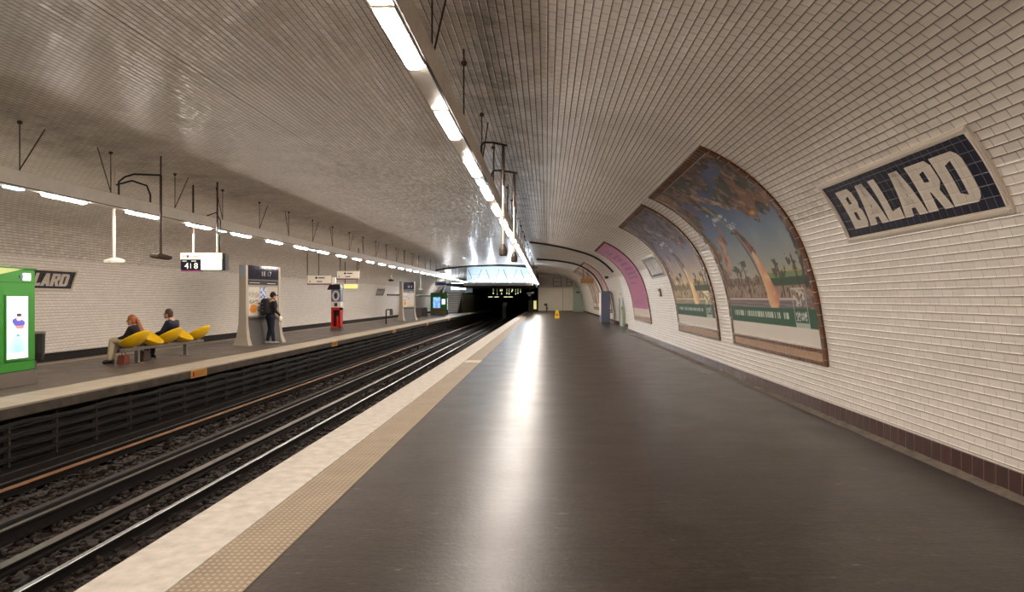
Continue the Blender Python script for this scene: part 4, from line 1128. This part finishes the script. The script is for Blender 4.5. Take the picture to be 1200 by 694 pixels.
# bags under the bench
def bag(x, y, w_, d_, h_, label, m):
    r = empty('handbag', (x, y, 0), label, 'bag', 'bags under the bench')
    MB().prism([(y-w_/2, .0), (y+w_/2, .0), (y+w_*.38, h_), (y-w_*.38, h_)], 'x', x-d_/2, x+d_/2).build('bag_body', M[m], r, bevel=.02)
    MB().tube([(x, y-w_*.22, h_-.01), (x, y-w_*.18, h_+.06), (x, y+w_*.18, h_+.06), (x, y+w_*.22, h_-.01)], .008, 6).build('handle', M['shoe'], r)
bag(-9.98, 15.99+.28-.55, .30, .16, .22, 'red-brown handbag on the floor under the seated woman', 'leather')
bag(-9.98, 16.5, .36, .18, .26, 'dark brown handbag on the floor beside the bench foot', 'hair_brown')

# ------------------------------------------------------------ far end
# footbridge over the tracks
BY = 54.5
r = empty('footbridge', (-4.05, BY, 2.7), 'pale footbridge crossing the tracks at the far end of the vault', 'footbridge')
XL, XR = -6.75, -1.12
MB().box(XL, XR, BY, BY+.35, 2.62, 2.85).build('beam', M['totem_d'], r, bevel=.01)
pts = [(XL, 2.7)]+[(x_, ceil_z(x_)-.03) for x_ in [XL+(XR-XL)*k/24 for k in range(25)]]+[(XR, 2.7)]
MB().prism(pts, 'y', BY+2.2, BY+2.4).build('white_panel', M['paleblue'], r)
MB().box(XL, XR, BY+.3, BY+2.25, 2.64, 2.74).build('deck', M['paleblue'], r)
for z in (3.2, 3.6): MB().box(XL+.1, XR-.1, BY+2.15, BY+2.2, z, z+.035).build('panel_joint', M['steel'], r)
for x in (-5.85, -4.4, -2.95, -1.55):
    for s in (-1, 1):
        MB().tube([(x+s*.12, BY+.2, 2.85), (x+s*.55, BY+.2, min(3.95, ceil_z(x+s*.55)-.03))], .025, 6).build('brace', M['black'], r)
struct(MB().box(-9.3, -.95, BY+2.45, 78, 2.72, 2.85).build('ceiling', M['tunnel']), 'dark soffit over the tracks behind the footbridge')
# dark arch rib
pts = [Vector((x_, BY-.3, ceil_z(x_)-.06)) for x_ in [-9.0+8.3*k/40 for k in range(41)]]
tag(MB().tube(pts, .09, 8).build('arch_rib', M['cable'], smooth=True), 'dark curved rib across the vault before the footbridge', 'arch rib')
for i, x in enumerate((-5.85, -4.4, -2.95, -1.55)):
    r = empty('floodlight', (x, BY+.12, 2.85), 'cool white floodlight on the footbridge, %s from the left' % ordinal(i+1), 'light', 'floodlights on the footbridge')
    MB().box(x-.09, x+.09, BY+.02, BY+.22, 2.85, 2.9).build('housing', M['steel'], r)
    MB().ball((x, BY+.12, 2.95), .09, 12, 8, sc=(1.6, .8, .7)).build('lens', M['cool'], r, smooth=True)
    L = bpy.data.lights.new('flood', 'POINT'); L.energy = UP_W; L.color = (.8, .9, 1.0); L.shadow_soft_size = .12
    lo = bpy.data.objects.new('flood_lamp', L); COL.objects.link(lo); lo.parent = r; lo.location = (0, -.05, .32)
# tunnel beyond
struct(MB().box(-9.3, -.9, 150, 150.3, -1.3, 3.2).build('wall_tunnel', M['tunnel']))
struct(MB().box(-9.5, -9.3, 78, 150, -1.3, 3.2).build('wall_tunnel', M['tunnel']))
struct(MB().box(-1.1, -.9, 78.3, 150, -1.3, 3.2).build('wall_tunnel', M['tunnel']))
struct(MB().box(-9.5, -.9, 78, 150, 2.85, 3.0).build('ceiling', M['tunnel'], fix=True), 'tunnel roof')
for i, (yy, x) in enumerate(((86, -7.2), (86, -6.4), (86, -5.2), (86, -4.6))):
    r = empty('tunnel_lamp', (x, yy, 1.7), 'dim yellow-green strip lamp in the tunnel, %s from the left' % ordinal(i+1), 'light', 'strip lamps in the tunnel')
    MB().box(x-.05, x+.05, yy+.1, yy+.14, 1.75, 2.86).build('hanger', M['rod'], r)
    MB().box(x-.28, x+.28, yy, yy+.14, 1.72, 1.8).build('housing', M['rod'], r)
    MB().box(x-.27, x+.27, yy-.01, yy, 1.725, 1.795).build('diffuser', M['greenlamp'], r)
rn = random.Random(5)
for i in range(12):
    x = -6.9+rn.random()*3.6; z = 2.0+rn.random()*.6; yy = 84+rn.random()*8
    q = MB().box(x-.045, x+.045, yy, yy+.05, z, z+.09+rn.random()*.08); q.tube([(x, yy+.04, z+.05), (x, yy+.04, 2.87)], .01, 5)
    tag(q.build('signal_lamp', M['greenlamp']), 'tiny greenish signal lamp hanging in the dark tunnel', 'light', 'signal lamps in the tunnel')
x, yy = -5.28, 84.0
r = empty('reflection_box', (x, yy, -1.1), 'pale slanted box added as a whitish reflection between the tracks inside the tunnel', 'cabinet')  # added box; its pale slope is painted as a distant whitish reflection
MB().box(x-.24, x+.24, yy, yy+1.2, -1.1, .55).build('cabinet_body', M['totem_d'], r, bevel=.02); MB().prism([(yy-.05, .55), (yy+1.25, .55), (yy+1.25, 1.05)], 'x', x-.28, x+.28).build('reflection_slope', M['paleblue'], r)
# panelled wall along the end of the opposite platform
struct(MB().box(-9.45, -9.2, 73, 105, 0, 2.1).build('wall_far_left', M['totem_d']))
for k in range(7):
    struct(MB().box(-9.2, -9.17, 73.1+k*1.6, 74.6+k*1.6, .05, 2.05).build('trim_10', M['totem']))
struct(MB().box(-9.45, -7.3, 74.6, 105, 2.72, 2.85).build('ceiling', M['tunnel']))
# stairs
r = empty('staircase', (-10.0, 70, 0), 'grey staircase rising from the end of the opposite platform', 'stairs')
mb = MB(); nm = MB()
for k in range(14):
    mb.box(-11.2, -9.3, 70+.28*k, 70+.28*(k+1)+ .02, 0, .165*(k+1)-.03); nm.box(-11.2, -9.3, 70+.28*k-.02, 70+.28*(k+1), .165*(k+1)-.03, .165*(k+1))
mb.build('risers', M['totem_d'], r); nm.build('treads', M['nosing'], r)
for x in (-9.32, -11.15):
    q = MB(); q.tube([(x, 70.0, .95), (x, 73.9, 3.2)], .04, 8)
    for k in range(7): q.tube([(x, 70+.62*k, .36*k+.03), (x, 70+.62*k, .95+.36*k)], .025, 6)
    q.build('handrail', M['steel'], r)
struct(MB().box(-11.6, -8.2, 74.2, 74.5, 2.2, 4.4).build('wall_stair', M['paleblue']), 'bright lit wall above the stairs')
struct(MB().box(-12.3, -9.2, 74.5, 78.2, 0, 2.2).build('wall_stair', M['totem_d']))
r = empty('stair_light_panel', (-10.0, 73.9, 3.4), 'cool white lit panel above the stairs', 'light')
MB().box(-10.6, -8.9, 74.1, 74.18, 2.5, 3.32).build('housing', M['white'], r); MB().box(-10.55, -8.95, 74.08, 74.1, 2.55, 3.28).build('diffuser', M['coolpanel'], r)
r = empty('stair_fill_light', (-9.9, 68.4, 2.85), 'small white lamp added in front of the stairs to brighten them', 'light')  # added lamp, hung here only to brighten the dark stairs
MB().box(-10.1, -9.7, 68.35, 68.5, 2.9, 2.96).build('housing', M['steel'], r); MB().box(-10.05, -9.75, 68.37, 68.48, 2.85, 2.9).build('diffuser', M['stair_fill'], r, bevel=.01)
MB().tube([(-9.9, 68.42, 2.95), (-9.9, 68.42, ceil_z(-9.9)+.02)], .02, 6).build('rod', M['rod'], r)
L = bpy.data.lights.new('stair_fill_point', 'POINT'); L.energy = 110; L.color = (.9, .95, 1.0); L.shadow_soft_size = .1  # added point light that carries the stair fill
lo = bpy.data.objects.new('fill_glow', L); COL.objects.link(lo); lo.parent = r; lo.location = (0, 0, -.15)
# grey low cabinet and pipe behind the far totem
tag(MB().box(-11.6, -10.7, 57, 60, 0, .75).build('low_cabinet', M['totem_d'], bevel=.02), 'low dark grey cabinet against the left wall before the far kiosk', 'cabinet')
tag(MB().tube([on('L', 50, a_of_z(1.85), .05), on('L', 70, a_of_z(1.85), .05)], .06, 8).build('wall_pipe', M['rod']), 'dark pipe along the far left wall', 'pipe')

# end of the right platform
mb = MB(); pts = [on('R', YE, ATOP*.88*j/40, 0, True) for j in range(41)]
pts = [Vector((-.9, YE, 0))]+[Vector((p.x, YE, p.z)) for p in pts]+[Vector((-.9, YE, pts[-1].z))]
mb.add(pts, [tuple(range(len(pts)))], [(p.x, p.z) for p in pts]); struct(mb.build('wall_end', M['tile'], fix=False), 'tiled end wall of the right platform')
mb = MB(); pts = [on('L', YE, ATOP*j/40) for j in range(41)]; pts += [Vector((-.9, YE, 4.4)), Vector((-.9, YE, 2.8)), Vector((-9.3, YE, 2.8)), Vector((-9.3, YE, 0))]
mb.add(pts, [tuple(range(len(pts)))], [(p.x, p.z) for p in pts]); struct(mb.build('wall_end', M['tunnel'], fix=False))
struct(MB().box(-1.25, -1.12, BY+2.5, YE, 2.75, 4.1).build('wall_end', M['offwhite']), 'side of the footbridge box')
r = empty('end_partition', (1.2, 77, 0), 'cream panelled partition closing the end of the right platform', 'partition')
MB().box(-.9, 3.1, 76.9, 77.05, .15, 2.72).build('panel', M['offwhite'], r, bevel=.01)
MB().box(-.9, 3.1, 76.88, 77.05, 0, .15).build('plinth', M['brown_tile'], r); MB().box(-.92, 3.12, 76.86, 77.07, 2.72, 2.78).build('cap_rail', M['offwhite'], r)
b = MB(); b.box(1.9, 1.93, 76.885, 76.9, .15, 2.7); b.build('panel_joint', M['totem_d'], r)
struct(MB().box(3.1, 4.32, 76.95, 77.1, 0, 3.0).build('wall_end', M['palegreen']))
r = empty('door_1', (3.7, 76.9, 0), 'pale green door at the end of the right platform', 'door'); struct(r)
lf_ = MB().box(3.22, 4.1, 76.87, 76.95, .02, 2.15).build('leaf', M['palegreen'], r, bevel=.01); MB().box(3.3, 3.42, 76.84, 76.87, 1.0, 1.06).build('handle', M['steel'], lf_); MB().box(3.45, 3.85, 76.80, 76.87, 2.2, 2.34).build('door_closer_sign', M['black'], r)
for i, x in enumerate((1.3, 2.7)):
    r = empty('wall_grille', (x, 77.9, 3.05), 'square pale grille high on the end wall, %s' % ('left one' if i == 0 else 'right one'), 'grille', 'grilles on the end wall')
    b = MB(); w_, h_ = (.95, .95) if i == 0 else (.6, .9)
    for z in (0, h_/2, h_): b.box(x-w_/2, x+w_/2, 77.85, 77.97, 3.0+z, 3.04+z)
    for q in (-w_/2, w_/2): b.box(x+q-.03, x+q+.03, 77.85, 77.97, 3.0, 3.04+h_)
    b.build('bars', M['totem_d'], r); MB().box(x-w_/2, x+w_/2, 77.97, 77.99, 3.0, 3.0+h_).build('back_plate', M['white'], r)
r = empty('standpipe', (.05, 76.6, 0), 'small dark standpipe before the cream partition', 'standpipe')
MB().tube([(.05, 76.6, 0), (.05, 76.6, .75)], .07, 8).build('pipe', M['totem_d'], r); MB().ball((-.05, 76.6, .85), .17, 10, 7, sc=(1.2, .8, .9)).build('valve', M['totem_d'], r); MB().ball((.1, 76.6, .45), .12, 10, 7).build('hose', M['totem_d'], r)
# wet floor sign
x, yy = .86, 52.5
r = empty('wet_floor_sign', (x, yy, 0), 'yellow folding wet floor sign standing on the right platform', 'wet floor sign')
for s in (-1, 1):
    MB().add([(x-.2, yy+s*.18, 0), (x+.2, yy+s*.18, 0), (x+.11, yy+s*.01, .64), (x-.11, yy+s*.01, .64), (x-.2, yy+s*.2, 0), (x+.2, yy+s*.2, 0), (x+.11, yy+s*.03, .64), (x-.11, yy+s*.03, .64)],
             [(0, 1, 2, 3), (4, 7, 6, 5), (0, 4, 5, 1), (1, 5, 6, 2), (2, 6, 7, 3), (3, 7, 4, 0)]).build('panel', M['yellow'], r)
MB().add([(x-.08, yy-.155, .2), (x+.08, yy-.155, .2), (x, yy-.1, .42)], [(0, 1, 2)]).build('pictogram', M['ink'], r, fix=False)
# convex mirrors and lit cabinet at the track side
r = empty('mirror_post', (-1.75, 76.0, 0), 'post with a cluster of round driver mirrors at the tunnel mouth', 'mirror')
MB().tube([(-1.75, 76.05, 0), (-1.75, 76.05, 3.0)], .05, 8).build('pole', M['black'], r)
for (mx, mz) in ((-1.55, 2.9), (-2.05, 2.2), (-1.6, 2.25), (-1.95, 1.98)):
    q = MB().ball((mx, 75.9, mz), .24, 16, 8, sc=(1, .25, 1)); q.build('mirror', M['glass'], r, smooth=True)
    MB().tube([(mx, 76.0, mz), (-1.75, 76.05, mz)], .02, 6).build('arm', M['black'], r)
r = empty('lit_cabinet', (-1.25, 76.4, 0), 'small amber-lit cabinet at the end of the right platform edge', 'cabinet')
MB().box(-1.5, -1.02, 76.3, 76.7, 0, 1.4).build('casing', M['black'], r, bevel=.01); MB().box(-1.43, -1.12, 76.28, 76.3, .35, 1.3).build('lit_face', M['yellowlit'], r)
tag(MB().box(-2.05, -1.55, 76.8, 77.4, 0, 1.35).build('concrete_pier', M['concrete'], bevel=.02), 'short grey pier beside the tunnel mouth', 'pier')
# doorway on the set-back wall and blue cabinet
wx = 3.67+.66
struct(MB().box(wx-.12, wx+.05, 36.3, 38.4, 0, 2.35).build('trim_11', M['palegreen'], bevel=.01), 'pale door surround')
r = empty('door_2', (wx-.13, 37.3, 0), 'pale grey-green exit door in the set-back right wall', 'door'); struct(r)
MB().box(wx-.15, wx-.12, 36.45, 37.7, .02, 2.2).build('leaf', M['palegreen'], r); MB().box(wx-.19, wx-.15, 36.6, 36.66, .95, 1.1).build('handle', M['steel'], r)
MB().box(wx-.135, wx-.118, 37.7, 38.3, .02, 2.2).build('gap_shade', M['dark'], r)  # black sheet stands in for the shade inside the open door gap
MB().box(wx-.2, wx-.12, 36.75, 36.95, 1.75, 2.15).build('door_arm', M['ink'], r)
r = empty('tall_cabinet', (3.75, 42.0, 0), 'tall blue-grey cabinet standing against the set-back wall', 'cabinet')
MB().box(3.45, 4.0, 41.6, 43.0, .08, 2.02).build('cabinet_body', M['greyblue'], r, bevel=.02); MB().box(3.47, 4.0, 41.62, 42.98, 0, .08).build('plinth', M['totem_d'], r)
MB().box(3.42, 3.45, 41.8, 42.8, .5, 1.95).build('lit_front', M['signlit'], r); MB().box(3.9, 3.93, 41.585, 41.6, .9, 1.2).build('handle', M['steel'], r)
r = empty('exit_sign', (3.0, 46.4, 2.62), 'amber-coloured exit sign hanging under the far right vault', 'sign')
MB().box(2.4, 3.3, 46.3, 46.45, 2.62, 2.95).build('casing', M['orangelit'], r, bevel=.01)
for q in (2.6, 2.9): MB().tube([(q, 46.38, 2.94), (q, 46.38, 3.62)], .02, 6).build('pole', M['rod'], r)
r = empty('wall_camera', on('R', 40.0, a_of_z(2.6), 0, True), 'small dark camera on the set-back wall above the exit door', 'camera')
p = on('R', 40.0, a_of_z(2.6), .12, True); MB().tube([p, on('R', 40.0, a_of_z(2.6), -.01, True)], .02, 6).build('arm', M['rod'], r); MB().box(p.x-.1, p.x+.1, 39.8, 40.1, p.z-.07, p.z+.07).build('camera_body', M['ink'], r, bevel=.02)
